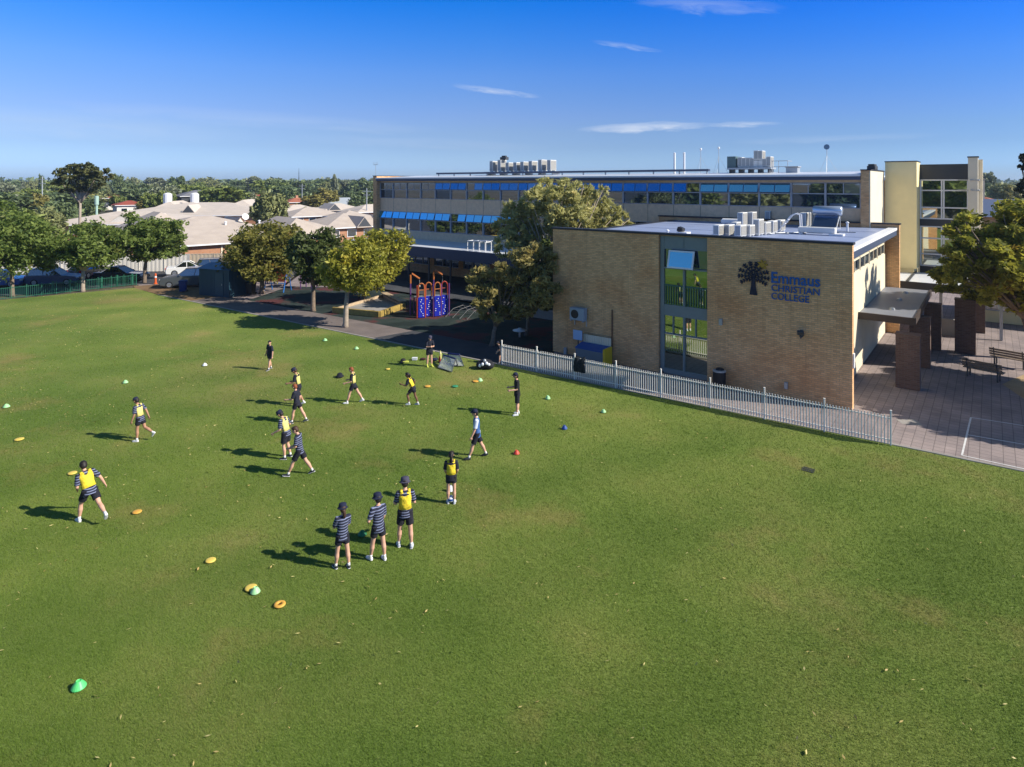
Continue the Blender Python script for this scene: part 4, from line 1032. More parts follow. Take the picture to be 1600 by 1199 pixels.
# right hand tree and the one beyond the frame that shades the paving
b = Vector((28.2, 33.5, 0)); bl = []
for px, py, r in ((1478, 425, .75), (1505, 385, 1.1), (1535, 355, 1.2), (1580, 350, 1.5), (1530, 420, 1.5), (1580, 410, 1.9), (1500, 440, .9), (1560, 455, 1.2), (1600, 460, 1.3), (1640, 400, 2.0), (1640, 350, 1.5), (1495, 360, .6), (1600, 335, 1.0), (1475, 375, .45), (1470, 400, .6), (1515, 410, 1.1), (1550, 390, 1.3), (1485, 345, .5)):
    p = D(px, py, b.y) - b; bl.append(((p.x, random.uniform(-1.4, 1.2), p.z), (r, r, r*.78)))
tree('maple_tree', 'broad warm green tree over the paved court at the right edge', b, bl, 25000, .21, L_right, M_bark, .2, None, .2, 24, fork=2.4)
for (X, Y, cz, rx, rz_, sd, lb) in ((24.9, 26.3, 5.2, 2.5, 2.3, 6, 'shading the entry paving'), (25.8, 23.3, 5.0, 3.0, 2.3, 5, 'shading the pavers by the court lines'),
                                   (29.4, 27.0, 5.4, 2.9, 2.4, 8, 'beside the sand bed'), (30.5, 23.0, 5.6, 3.0, 2.4, 9, 'farthest right of the paved court')):
    tree('maple_tree', 'warm green tree outside the right edge ' + lb, (X, Y, 0), ball(0, cz, rx, rz_, k=6, seed=sd), 18000, .27, L_right, M_bark, .2, None, .2, 20+sd)
b = Vector((40.2, 46.5, 0)); bl = []
for px, py, r in ((1603, 246, .45), (1600, 262, .4), (1612, 285, .8), (1606, 300, .9), (1592, 325, .8), (1630, 260, 1.4), (1640, 320, 1.6), (1604, 345, .9)):
    p = D(px, py, b.y) - b; bl.append(((p.x, random.uniform(-.5, .5), p.z), (r, r, r*.6)))
tree('pine_tree', 'dark pine branches reaching in at the right picture edge', b, bl, 6000, .2, L_pine, M_bark, .22, None, .1, 26, fork=4.0)

# ------------------------------------------------------------------ suburb: houses
def tile_mat(name, c, c2, pitch=.33):
    m = mat(name, c, .75, var=.0, c2=c2, vscale=.6); t = m.node_tree; b = t.nodes['Principled BSDF']
    tc = N(t, 'ShaderNodeTexCoord'); wv = N(t, 'ShaderNodeTexWave', bands_direction='Z'); wv.inputs['Scale'].default_value = 2.6; wv.inputs['Distortion'].default_value = .3
    t.links.new(tc.outputs['Object'], wv.inputs['Vector']); bp = N(t, 'ShaderNodeBump'); bp.inputs['Strength'].default_value = .5; bp.inputs['Distance'].default_value = .04
    t.links.new(wv.outputs[0], bp.inputs['Height']); t.links.new(bp.outputs[0], b.inputs['Normal']); return m
T_beige = tile_mat('tiles_beige', (.53, .45, .385), (.43, .36, .31))
T_pale = tile_mat('tiles_pale', (.60, .515, .445), (.50, .43, .37))
T_grey = tile_mat('tiles_grey', (.20, .20, .22), (.14, .14, .16))
T_red = tile_mat('tiles_red', (.33, .075, .045), (.24, .055, .035))
T_redor = tile_mat('tiles_orange', (.40, .13, .07), (.30, .10, .06))
T_blue = mat('metal_roof_bluegrey', (.40, .43, .46), .5, var=.08, vscale=.4)
W_white = mat('white_wall', (.66, .62, .56), .8, var=.05)
def hip(mb, x0, x1, y0, y1, ze, zr_, gable=False):
    w_, d_ = x1-x0, y1-y0
    if w_ >= d_:
        k = 0.0 if gable else d_/2; ym = (y0+y1)/2; a, b = (x0+k, ym, zr_), (x1-k, ym, zr_)
        vs = [(x0,y0,ze),(x1,y0,ze),(x1,y1,ze),(x0,y1,ze), a, b]
        mb._add(vs, [(0,1,5,4),(1,2,5),(2,3,4,5),(3,0,4),(3,2,1,0)])
    else:
        k = 0.0 if gable else w_/2; xm = (x0+x1)/2; a, b = (xm, y0+k, zr_), (xm, y1-k, zr_)
        vs = [(x0,y0,ze),(x1,y0,ze),(x1,y1,ze),(x0,y1,ze), a, b]
        mb._add(vs, [(0,1,4),(1,2,5,4),(2,3,5),(3,0,4,5),(3,2,1,0)])
    mb.box(x0+.02, x1-.02, y0+.02, y1-.02, ze-.18, ze-.002)
def house(label, loc, w_, d_, he, hr, tiles, wall, rz=0.0, wings=(), gables=(), win=3, chimney=False, vent=0):
    hr = min(hr, he + .15*min(w_, d_) + .3)
    t = thing('house', label, 'house', loc, rz)
    wl = MB(); wl.box(-w_/2, w_/2, 0, d_, 0, he-.185)
    r = MB(); hip(r, -w_/2-.5, w_/2+.5, -.5, d_+.5, he, hr)
    for i, (x0, x1, y0, y1, hr2) in enumerate(wings):
        wl.box(x0+.5, x1-.5, y0+.5, y1, 0, he-.19-.004*i); hip(r, x0, x1, y0, y1, he+.012*(i+1), hr2)
    wl.build('wall', wall, t); ro = r.build('roof', tiles, t)
    gt = MB(); gt.box(-w_/2-.6, w_/2+.6, -.6, -.501, he-.16, he); gt.build('gutter', M_white_metal, t)
    for (x0, x1, y0, y1, hr2, c) in gables:
        g_ = MB(); hip(g_, x0, x1, y0, y1, he+.03, hr2, True); g_.build('gable_roof', tiles, t)
        gg = MB(); gg.face([(x0+.15, y0-.01, he+.05), (x1-.15, y0-.01, he+.05), ((x0+x1)/2, y0-.01, hr2-.12)]); gg.extrude([(x0+.3, y0-.02, he+.06), (x1-.3, y0-.02, he+.06), ((x0+x1)/2, y0-.02, hr2-.2)], (0, .015, 0))
        gg.build('gable_end', c, t)
    for i in range(win):
        x = -w_/2 + (i+.5)*w_/win
        framed_window(t, x-.8, x+.8, .9, min(2.1, he-.3), -.01, .08, .05, M_white_metal, M_glass)
    if chimney:
        MB().box(-.4, .4, d_*.5-.3, d_*.5+.3, hr-.6, hr+.8).build('chimney', M_brick_red, t)
    for k in range(vent):
        v_ = Vector((w_*(.28 - .2*k), d_*.3, he + (hr-he)*.55))
        MB().tube([v_, v_+Vector((0, 0, .5))], .12, n=8).lathe([(.2, .501), (.2, .56), (.02, .66)], v_, n=8).build('roof_vent', M_white_metal, ro if False else t)
    return t
def house_px(label, px0, px1, ye, yr, tiles, wall, depth=None, he=2.5, hr=None, Yf=None, rz=None, **kw):
    """place a house so that its roof spans columns px0..px1 with its nearest eave at row ye and its ridge at row yr; the street grid runs diagonally"""
    Y = Yf or (HC-he)*F/(ye-HY); S = (px1-px0)/F*Y; a = R(42) if rz is None else rz
    w_, d_ = S*.80, S*.60
    if int(px0) % 2: a -= R(90)
    ca, sa = abs(math.cos(a)), abs(math.sin(a)); k = 1.22*S/(w_*ca + d_*sa); w_ *= k; d_ *= k
    cx, cy = ((px0+px1)/2-800)/F*(Y+3), Y + (w_*sa + d_*ca)/2
    h = hr or HC-(yr-HY)*cy/F
    loc = Vector((cx, cy, 0)) - Vector((-math.sin(a), math.cos(a), 0))*d_/2
    return house(label, loc, w_-1, d_, he, max(h, he+.8), tiles, wall, rz=a, **kw)
H1 = house('long beige tiled house with orange brick wall behind the beige fence', (-33.6, 73.0, 0), 21, 19, 2.5, 5.25, T_beige, M_brick_red, rz=R(42), win=0, vent=2,
           wings=((-8.5, 2.5, 12, 27, 5.5), (7, 15, 2, 17, 4.7)), gables=((2.5, 6.0, 8.0, 14.0, 4.9, W_white),))
framed_window(H1, 2.2, 3.4, 1.15, 1.95, -.01, .12, .06, M_white_metal, M_glass)
MB().box(-.6, -.42, -.08, -.003, 0, 2.2).build('downpipe', M_creamlit, H1)
sd = MB(); sd.lathe([(.05, 0), (.38, .1), (.42, .13)], (0, 0, 0), n=12, M=Matrix.Rotation(R(70), 3, 'X')); sd.tube([(0, .05, 0), (0, .1, -.9)], .03, n=5)
o = sd.build('satellite_dish', M_white_metal, H1); o.location = (4.2, 6.0, 5.1)
MB().obox((2.6, 2.2, 3.35), (1.0, 1.0, .06), Matrix.Rotation(R(15), 3, 'X')).build('skylight', M_white_metal, H1)
H2 = house_px('wide beige roofed house with white box gutter, in the middle distance', 150, 402, 338, 318, T_pale, M_brick_red, depth=20, hr=4.9, win=8, rz=R(8), wings=((2, 13, 10, 30, 5.4), (-13, -3, 8, 26, 5.2)), gables=((-2, 1.5, 2.5, 9, 4.7, M_greydark), ))
for k, (px, lb) in enumerate(((284, ''), (323, ''))):
    P = D(px, 318, 150); MB().tube([(0, 0, 0), (0, 0, 2.6)], .95, n=14).lathe([(.97, 2.601), (.5, 2.9), (.1, 2.95)], n=14).build('roof_tank', M_white_metal, H2, loc=(P.x-H2.location.x, 16, 4.2))
house_px('pale roofed unit behind the round trees with small white gable', 60, 262, 352, 334, T_pale, M_brick_red, rz=R(12), hr=4.3, win=6, gables=((-1, 3.5, 1.0, 6, 4.3, W_white), (5, 8, 2, 6, 4.0, W_white)))
house_px('dark slate roofed two storey house above the beige roofs', 262, 332, 307, 299, T_grey, M_greydark, depth=14, he=5.4, Yf=190, hr=7.2, win=4)
house_px('slate grey hipped roof beside the green round tree', 336, 400, 322, 309, T_grey, M_brick_red, depth=16, Yf=165, hr=5.4, win=3)
house_px('red roofed house among the far left trees', 172, 218, 321, 308, T_red, W_white, depth=10, Yf=180, he=3.0, hr=5.4, win=2)
house_px('white walled house with small orange roof left of the red roof', 146, 186, 312, 296, T_redor, W_white, depth=9, Yf=215, he=4.2, hr=7.0, win=2)
house_px('terracotta roofed house beyond the blue shade sail', 350, 392, 305, 297, T_redor, M_brick_red, depth=12, Yf=290, he=3.4, hr=6.3, win=3)
house_px('deep red roofed house right of the blue shade sail', 372, 412, 308, 301, T_red, M_brick_red, depth=12, Yf=255, he=3.4, hr=5.6, win=3)
house_px('orange red roofed house right of the big round tree', 436, 482, 316, 306, T_redor, M_brick_red, depth=12, Yf=200, he=3.2, hr=5.8, win=2, chimney=True)
house_px('red roofed house with white flue in front of the far trees', 522, 548, 312, 303, T_red, M_brick_red, depth=10, Yf=230, he=3.2, hr=5.4, win=2, chimney=True)
house_px('wide bluish metal roofed house among the beige roofs', 464, 584, 323, 311, T_blue, W_white, depth=16, Yf=185, hr=4.8, win=5)
house_px('beige roofed house with shaded brick porch left of the bush', 426, 520, 339, 325, T_beige, M_brick_red, depth=11, hr=4.2, win=4)
house_px('beige roofed house with dark garage band near the school', 507, 572, 340, 327, T_beige, M_greydark, depth=9, hr=4.1, win=2)
house_px('small beige roofed house touching the school block edge', 530, 612, 332, 319, T_pale, M_brick_red, depth=11, hr=4.3, win=3)
house_px('low beige hip roof between the blue roof and the bush', 484, 556, 331, 320, T_pale, W_white, depth=11, Yf=158, hr=4.4, win=3, gables=((-5, -1.5, -1.0, 5, 4.2, M_greydark),))
house_px('pale roofed house partly behind the big round tree', 420, 492, 331, 319, T_pale, W_white, depth=11, Yf=150, hr=4.2, win=3)
house_px('beige roofed house with two dark gables behind the yellow tree', 452, 612, 357, 341, T_beige, M_brick_red, depth=14, hr=4.4, win=5, gables=((-2.4, .2, -.9, 7, 4.1, M_greydark), (1.6, 4.4, -.9, 7, 4.1, M_greydark)))
house_px('beige roofed house close behind the olive tree', 380, 500, 362, 350, T_beige, M_brick_red, depth=13, hr=4.5, win=4)
house_px('beige roofed house at the foot of the school end wall', 560, 640, 344, 332, T_beige, M_brick_red, depth=10, Yf=112, hr=4.2, win=3)
house_px('pale roofed house half hidden in the left trees', 2, 42, 300, 292, T_pale, W_white, depth=12, Yf=200, he=4.6, hr=6.2, win=3)
house_px('pinkish roofed house behind the bare trunked tree', 96, 128, 306, 298, T_redor, W_white, depth=12, Yf=160, he=4.4, hr=6.2, win=2)
house_px('brown roofed house beyond the hall at the right', 1520, 1560, 305, 298, T_redor, W_white, depth=12, Yf=130, he=5.6, hr=7.2, win=3)
P = D(1527, 304, 112); tag(MB().box(-.9, .9, -.6, .6, 0, 10.1).box(-1.0, 1.0, -.7, .7, 10.101, 10.25).build('concrete_stack', M_conc, None, loc=(P.x, P.y, 0)), 'pale square concrete stack beyond the stair tower', 'stack')
# roofs half sunk in the far canopy: one plain far house of each colour, then copies
rr = random.Random(12); far_src = {}
for i in range(26):
    kk = rr.choice(('red', 'grey', 'beige', 'white')); px = rr.uniform(-30, 585); Y = rr.uniform(230, 430)
    if kk not in far_src:
        o = house('', (0, 0, 0), 13, 9, 3.6, 6.6, {'red': T_redor, 'grey': T_grey, 'beige': T_pale, 'white': T_blue}[kk], W_white if kk != 'beige' else M_brick_red, win=2); far_src[kk] = o
    else: o = copy_tree(far_src[kk])
    o.location = ((px-800)/F*Y, Y, 0); o.rotation_euler = (0, 0, R(rr.choice((42, -48, 10, -20)))); s_ = rr.uniform(.85, 1.25); o.scale = (s_, s_, 1)
    o['label'] = f"far {dict(red='orange red', grey='slate grey', beige='beige', white='bluish white')[kk]} roof among the distant tree crowns left of the school"; o['group'] = f'far {kk} roofs among the trees'
# blue shade sail, mint ventilation pole, distant mast
P = D(342, 306, 240); t = thing('shade_sail', 'bright blue shade sail between far red roofs', 'shade sail', (P.x, P.y, 0))
s_ = MB(); s_.extrude([(-6, 0, 6.5), (-2, -1, 3.6), (4.5, 0, 3.4), (3, 3, 5.0), (0, 4, 6.6)], (0, 0, .06)); s_.build('sail', mat('sail_blue', (.012, .07, .42), .6), t)
q = MB()
for x, y, h_ in ((-6, 0, 6.5), (4.5, 0, 3.5), (0, 4, 6.6)): q.tube([(x, y, 0), (x, y, h_)], .08, n=6)
q.build('post', M_galv, t)
P = D(151, 306, 120); t = thing('ventilation_pole', 'mint green ventilation stack standing behind the street trees', 'pole', (P.x, P.y, 0))
MB().tube([(0, 0, 0), (0, 0, 6.0)], .2, n=10).build('shaft', mat('mint', (.32, .46, .40), .5), t); MB().tube([(0, 0, 5.2), (0, 0, 5.3), (0, 0, 6.9), (0, 0, 7.0)], [.25, .36, .36, .2], n=10).build('cowl', MATS['mint'], t)
P = D(467, 290, 480); t = MB(); t.tube([(0, 0, 0), (0, 0, 10), (0, 0, 21)], [.6, .35, .08], n=6)
for z in (9, 13, 17): t.box(-.6, .6, -.05, .05, z, z+.15)
tag(t.build('radio_mast', M_greydark, None, loc=(P.x, P.y, 0)), 'thin distant mast on the skyline', 'mast')
for i, (px, py, Y, h_, lb) in enumerate(((66, 300, 150, 11, 'grey power pole in front of the dark left treeline'), (1183-610, 300, 150, 8.2, 'thin power pole just left of the school block'), (472, 305, 210, 9.2, 'pale power pole above the orange red roof'))):
    P = D(px, py, Y); t = MB(); t.tube([(0, 0, 0), (0, 0, h_)], [.16, .11], n=6); t.box(-1.1, 1.1, -.06, .06, h_-.8, h_-.65); t.box(-.8, .8, -.06, .06, h_-1.7, h_-1.56)
    tag(t.build('power_pole', M_galv, None, loc=(P.x, P.y, 0)), lb, 'power pole')

# ------------------------------------------------------------------ background trees: a few kinds, each copied as a thing of its own
K_olive = leaf_mat('far_olive', (.13, .15, .06), (.34, .35, .135), .15, None, .1, .25)
K_dark = leaf_mat('far_dark', (.07, .105, .05), (.205, .255, .10), .15, None, .1, .25)
K_yell = leaf_mat('far_yellow', (.14, .135, .035), (.34, .29, .08), .2, (.38, .26, .07), .12, .25)
K_grey = leaf_mat('far_greygreen', (.14, .16, .10), (.34, .37, .22), .15, None, .1, .25)
K_lite = leaf_mat('far_bright', (.09, .13, .03), (.25, .29, .07), .2, None, .1, .25)
def kind_tree(name, lm, blobs, n, size, seed, fork=1.5, r0=.2):
    t = tree(name, None, (0, 0, 0), blobs, n, size, lm, M_bark, r0, None, .1, seed, fork=fork)
    return t
def rnd_ball(seed, rx, h, zb): return ball(0, (h+zb)/2, rx, (h-zb)/2, k=7, seed=seed)
PROTO = [kind_tree('broad_tree', K_olive, rnd_ball(31, 4.2, 8, 1.4), 3200, .62, 31),
         kind_tree('dark_tree', K_dark, rnd_ball(32, 3.8, 8, 1.2), 3200, .60, 32),
         kind_tree('yellow_bush', K_yell, rnd_ball(33, 4.0, 8, .6), 2600, .60, 33, .6),
         kind_tree('grey_gum', K_grey, [((0, 0, 6.2), (2.4, 2.4, 1.3)), ((1.7, .4, 5.0), (1.6, 1.6, 1.0)), ((-1.6, 0, 5.2), (1.7, 1.7, .9)), ((.3, -.6, 7.3), (1.4, 1.4, .7)), ((-.6, .5, 4.0), (1.6, 1.6, 1.0))], 2400, .55, 34, 2.5),
         kind_tree('bright_tree', K_lite, rnd_ball(35, 4.0, 8, 1.0), 3200, .58, 35)]
DESC = ['olive green', 'dark green', 'yellowish', 'grey green open crowned', 'bright green']
KINDN = ['broad tree', 'dark tree', 'yellow bush', 'grey gum', 'bright tree']
used = [False]*5
def put_tree(kind, X, Y, h, sx, label, group, cat='tree'):
    o = PROTO[kind] if not used[kind] else copy_tree(PROTO[kind]); used[kind] = True
    o.location = (X, Y, 0); s = h/8.0; o.scale = (s*sx, s*sx, s); o.rotation_euler = (0, 0, random.uniform(0, 6.28))
    o['label'] = label; o['category'] = cat
    if group: o['group'] = group
    elif 'group' in o: del o['group']
    return o
def put_px(kind, px, yt, Y, wpx, label):
    h = HC-(yt-HY)*Y/F; wd = wpx*Y/F; return put_tree(kind, (px-800)/F*Y, Y, h, (wd/2)/(4.2*h/8), label, None)
# the ones that can be told apart
put_px(0, 420, 292, 108, 58, 'big round green tree standing among the beige roofs')
put_px(4, 20, 322, 88, 90, 'bushy bright green tree behind the leftmost street tree')
put_px(0, 66, 318, 92, 70, 'olive bush tree behind the parked cars at the left')
put_px(1, 100, 312, 118, 56, 'dark bushy tree below the umbrella shaped tree')
put_px(2, 62, 300, 150, 34, 'golden yellow bush in the far left gardens')
put_px(2, 224, 312, 170, 26, 'yellow green bush right of the red roof')
put_px(4, 262, 294, 160, 30, 'bright green tree left of the slate roofed house')
put_px(4, 240, 298, 165, 36, 'bright green tree right of the red roof')
put_px(1, 515, 340, 120, 20, 'small dark bush between two beige roofs')
put_px(1, 560, 302, 170, 42, 'dark round tree in front of the school block left end')
put_px(0, 478, 321, 140, 18, 'small olive bush on the beige roofs skyline')
put_px(1, 575, 334, 118, 24, 'low dark bush against the school end wall')
put_px(1, 187, 268, 230, 22, 'dark tufted tree standing above the left skyline')
put_px(1, 272, 272, 260, 34, 'dark tree above the skyline over the slate roof')
put_px(1, 428, 277, 250, 30, 'dark dome shaped tree on the skyline left of the mast')
put_px(3, 523, 273, 260, 15, 'wispy tall gum on the skyline left of the school')
put_px(1, 66, 269, 230, 12, 'narrow dark tree on the far left skyline')
put_px(1, 576, 280, 280, 36, 'dark tree behind the school block left end')
put_px(3, 1540, 270, 200, 40, 'grey green gum beyond the lit pier of the stair tower')
put_px(0, 1560, 282, 190, 60, 'olive tree behind the blue grey hall')
put_px(2, 1590, 288, 150, 50, 'orange tinged tree behind the hall at the right edge')
put_px(1, 1530, 284, 160, 36, 'dark tree close behind the stair tower pier')
# umbrella shaped tree with a bare trunk
b = Vector((D(124, 300, 100).x, 100, 0)); bl = []
for px, py, r in ((128, 262, 1.2), (110, 272, 1.4), (146, 268, 1.3), (160, 276, .9), (98, 285, 1.0), (125, 280, 1.8), (150, 285, 1.2), (118, 295, 1.2), (140, 296, 1.0), (104, 298, .8), (112, 264, 1.0), (155, 268, 1.0), (136, 258, .8)):
    p = D(px, py, b.y) - b; bl.append(((p.x, random.uniform(-1, 1), p.z), (r*1.15, r*1.15, r*.6)))
tree('umbrella_tree', 'umbrella shaped tree with bare trunk above the left roofs', b, bl, 5200, .36, leaf_mat('leaves_umbrella', (.035, .055, .022), (.15, .15, .05), .2, None, .1, .5), M_barkpale, .22, None, .1, 41, fork=6.3)
# the suburb canopy: individuals further out
cnt = 0; rr = random.Random(5)
for Y, n, lo, hi in ((140, 7, -130, 120), (200, 22, -120, 600), (280, 34, -80, 610), (380, 40, -60, 615), (520, 46, -40, 620)):
    for i in range(n):
        px = lo + (hi-lo)*(i+.5+rr.uniform(-.45, .45))/n; y_ = Y*rr.uniform(.9, 1.15); k = rr.choice((0, 0, 1, 1, 1, 3, 4, 2 if Y < 300 else 0))
        if Y < 150 and 120 < px < 330: continue
        top = {140: 300, 200: 290, 280: 284, 380: 281, 520: 279}[Y] + rr.uniform(-5, 14)
        h = HC-(top-HY)*y_/F
        put_tree(k, (px-800)/F*y_, y_, max(h, 4.5), rr.uniform(.8, 1.75), f'distant {DESC[k]} crown in the suburban canopy left of the school', f'far canopy, {KINDN[k]}s'); cnt += 1
for i in range(22):
    px = 1500 + 12*i + rr.uniform(-6, 6); y_ = rr.uniform(180, 420); k = rr.choice((0, 1, 1, 3, 2)); h = HC-(rr.uniform(280, 290)-HY)*y_/F
    put_tree(k, (px-800)/F*y_, y_, max(h, 5), rr.uniform(1, 1.6), f'distant {DESC[k]} crown beyond the hall at the right', f'far canopy at the right, {KINDN[k]}s')
# unbroken treeline at the horizon
def treeline():
    g = np.random.default_rng(77); n = 26000
    Y = 640 + 900*g.random(n)**1.5; X = (g.random(n)*2-1)*Y*1.15
    top = 9.2 + (Y-640)*.004 + 2.6*np.sin(X*.021+Y*.01) + 2.2*np.sin(X*.057) + 1.6*np.sin(X*.13+2)
    P = np.stack([X, Y, top*(g.random(n)**.55)], 1)
    return leaf_verts(P, 4.6, 78, 0, 1.3)
tag(np_mesh('treeline', treeline(), 4, K_dark), 'far band of trees along the horizon', 'trees', None, 'stuff')
# tall trees behind the camera, seen mirrored in the school windows
for i, (X, Y, h) in enumerate(((-46, -34, 11), (-38, -38, 13), (-29, -37, 10), (-20, -42, 12), (-10, -40, 11), (-54, -26, 12), (-62, -14, 11), (-68, 0, 12), (0, -44, 12), (10, -42, 10))):
    put_tree((0, 4, 1, 0, 4, 1, 0, 4, 0, 1)[i], X, Y, h, 1.15, 'tree across the field, mirrored in the school windows', 'mirrored trees across the field')
# ------------------------------------------------------------------ cars
M_tyre = mat('tyre_rubber', (.012, .012, .013), .8); M_rim = mat('alloy_rim', (.38, .39, .40), .35, metal=.7)
M_lampw = mat('headlamp', (.65, .67, .68), .15, spec=.8); M_lampr = mat('tail_lamp', (.45, .015, .012), .3)
M_carglass = glass_mat('car_glass', (.010, .012, .016), .35)
def paint(name, c): 
    m = mat(name, c, .28, spec=.6); m.node_tree.nodes['Principled BSDF'].inputs['Coat Weight'].default_value = .6; return m
def car(label, loc, rz, pm, L=4.5, W=1.8, H=1.5, kind='hatch'):
    """front points to local +x"""
    t = thing('parked_car', label, 'car', loc, rz)
    belt = H*.60; gc = .2; h2 = L/2
    low = [(-h2, .45), (-h2+.06, gc+.05), (-h2+.35, gc), (h2-.35, gc), (h2-.04, gc+.08), (h2, .5), (h2-.06, belt*.80), (h2-.25, belt*.90), (h2*.34, belt+.03), (-h2+.12, belt+.05), (-h2+.02, belt*.85)]
    mb = MB(); n = len(low); vs = []
    for y, s in ((-W/2, .93), (-W/2+.12, 1.0), (W/2-.12, 1.0), (W/2, .93)):
        for x, z in low: vs.append((x*(.975 if s < 1 else 1), y, .62+(z-.62)*s))
    fs = [tuple(reversed(range(n))), tuple(range(3*n, 4*n))]
    for k in range(3):
        for j in range(n): fs.append((k*n+j, k*n+(j+1) % n, (k+1)*n+(j+1) % n, (k+1)*n+j))
    mb._add(vs, fs); mb.build('body', pm, t, bevel=.04, seg=2)
    xf, xr = h2*.36, (-h2+.10 if kind in ('wagon', 'suv') else -h2+.25)          # glasshouse on the belt
    tf, tr = (h2*.02, xr+.32) if kind in ('wagon', 'suv') else (h2*-.02, (xr+.75 if kind == 'hatch' else -h2*.30))
    if kind == 'sedan': xr = -h2*.62
    g = MB(); wb_, wt = W/2-.10, W/2-.28; zt = H-.07; zb = belt+.02
    base = [(xr, -wb_, zb), (xf, -wb_, zb), (xf, wb_, zb), (xr, wb_, zb)]; top = [(tr, -wt, zt), (tf, -wt, zt), (tf, wt, zt), (tr, wt, zt)]
    g._add(base+top, [(0,3,2,1),(4,5,6,7),(0,1,5,4),(1,2,6,5),(2,3,7,6),(3,0,4,7)]); g.build('window_glass', M_carglass, t)
    r = MB(); r.obox(((tf+tr)/2, 0, H-.045), (tf-tr+.06, wt*2+.05, .07)); 
    for s in (-1, 1):
        for (xa, xb) in ((xf, tf), (xr, tr), ((xf+xr)/2, (tf+tr)/2+.05)):
            r.tube([(xa, s*wb_, zb), (xb, s*wt, zt)], .035, n=5)
    r.build('roof', pm, t, bevel=.025)
    for sx in (-1, 1):
        for sy in (-1, 1):
            c = Vector((sx*(h2-.85), sy*(W/2-.10), .33)); Mr = Matrix.Rotation(R(90), 3, 'X')
            tyre = MB().lathe([(.20, -.11), (.31, -.10), (.33, -.05), (.33, .05), (.31, .10), (.20, .11)], c, n=18, M=Mr).build('wheel', M_tyre, t)
            MB().lathe([(.20, -.118), (.16, -.125), (.05, -.10), (.05, .10), (.16, .125), (.20, .118)], c, n=14, M=Mr).build('rim', M_rim, tyre)
    for s in (-1, 1):
        MB().box(h2-.16, h2-.015, s*W*.36-.2, s*W*.36+.2, belt*.66, belt*.80).build('headlight', M_lampw, t, bevel=.03)
        MB().box(-h2-.015, -h2+.10, s*W*.39-.12, s*W*.39+.12, belt*.72, belt*1.0).build('tail_light', M_lampr, t, bevel=.02)
        MB().box(xf-.35, xf-.2, s*(W/2+.02)-.08, s*(W/2+.02)+.08, belt+.02, belt+.14).build('mirror', pm, t, bevel=.03)
    MB().box(h2-.03, h2+.012, -.5, .5, gc+.2, gc+.42).build('grille', M_blackp, t)
    MB().box(-h2-.02, -h2+.02, -.25, .25, .55, .67).build('number_plate', mat('plate', (.5, .5, .45), .5), t)
    return t
car('dark blue hatchback facing right behind the green fence', G(77, 447) + Vector((0, .8, 0)), R(10), paint('paint_blue', (.025, .07, .17)), 4.4, 1.8, 1.58, 'suv')
car('black sedan facing right in tree shade by the white fence', G(182, 441) + Vector((0, .8, 0)), R(2), paint('paint_black', (.010, .011, .018)), 4.6, 1.8, 1.45, 'sedan')
car('white sedan with its bonnet pointing right, before the white fence', G(277, 433) + Vector((.5, 1.6, 0)), R(24), paint('paint_white', (.72, .72, .72)), 4.5, 1.8, 1.45, 'sedan')
car('dark grey four wheel drive with chrome front bar facing the field', G(283, 450) + Vector((.2, .8, 0)), R(196), paint('paint_grey', (.06, .068, .08)), 4.4, 1.85, 1.75, 'suv')
car('silver hatchback with red tail light squeezed beside the blue shed', G(312, 446) + Vector((-.1, 3.0, 0)), R(68), paint('paint_silver', (.50, .51, .52)), 4.2, 1.75, 1.5, 'hatch')
car('dark wagon with white bonnet behind the shed roof', G(338, 428) + Vector((0, .5, 0)), R(20), paint('paint_slate', (.05, .05, .06)), 4.4, 1.8, 1.6, 'wagon')
car('bright blue car cut by the left picture edge', G(-14, 451) + Vector((0, 1.2, 0)), R(4), paint('paint_midblue', (.02, .10, .32)), 4.4, 1.8, 1.5, 'hatch')
car('dark car in deep shade between the blue hatchback and the black sedan', G(118, 441) + Vector((-1.0, 3.4, 0)), R(88), paint('paint_charcoal', (.022, .024, .03)), 4.4, 1.8, 1.5, 'hatch')
# orange traffic post, blue bin, shed
p = G(243, 444); t = thing('traffic_post', 'orange plastic traffic post beside the grey four wheel drive', 'traffic post', p)
MB().lathe([(.16, 0), (.17, .06), (.10, .1), (.085, .95), (.03, 1.0)], n=10).build('post', mat('safety_orange', (.62, .11, .025), .5), t); MB().lathe([(.099, .6), (.097, .75)], n=10).build('band', M_white_metal, t)
def wheelie(label, p, c, lid, rz=0):
    t = thing('wheelie_bin', label, 'bin', p, rz)
    MB()._add([(-.24,-.26,.08),(.24,-.26,.08),(.24,.26,.08),(-.24,.26,.08),(-.3,-.36,.95),(.3,-.36,.95),(.3,.36,.95),(-.3,.36,.95)], [(0,3,2,1),(4,5,6,7),(0,1,5,4),(1,2,6,5),(2,3,7,6),(3,0,4,7)]).build('body', c, t, bevel=.03)
    MB().box(-.32, .32, -.38, .40, .952, 1.02).build('lid', lid, t, bevel=.02)
    for s in (-1, 1): MB().lathe([(.1, -.03), (.1, .03)], (s*.27, .30, .1), n=10, M=Matrix.Rotation(R(90), 3, 'Y')).build('wheel', M_tyre, t)
    return t
M_binblue = mat('bin_blue', (.012, .03, .13), .5)
wheelie('navy blue wheelie bin between the four wheel drive and the shed', G(286, 456.5), M_binblue, M_binblue, .3)
wheelie('black wheelie bin in shade right of the shed', G(392, 461), M_blackp, M_greydark, -.2)
p = G(344, 463); sh = thing('garden_shed', 'dark blue sheet metal shed at the field corner', 'shed', p + Vector((0, 1.2, 0)), R(-24))
M_shed = mat('shed_blue', (.016, .055, .085), .5, var=.08, vscale=1)
mb = MB(); mb.box(-1.75, 1.75, -1.3, 1.3, 0, 2.25)
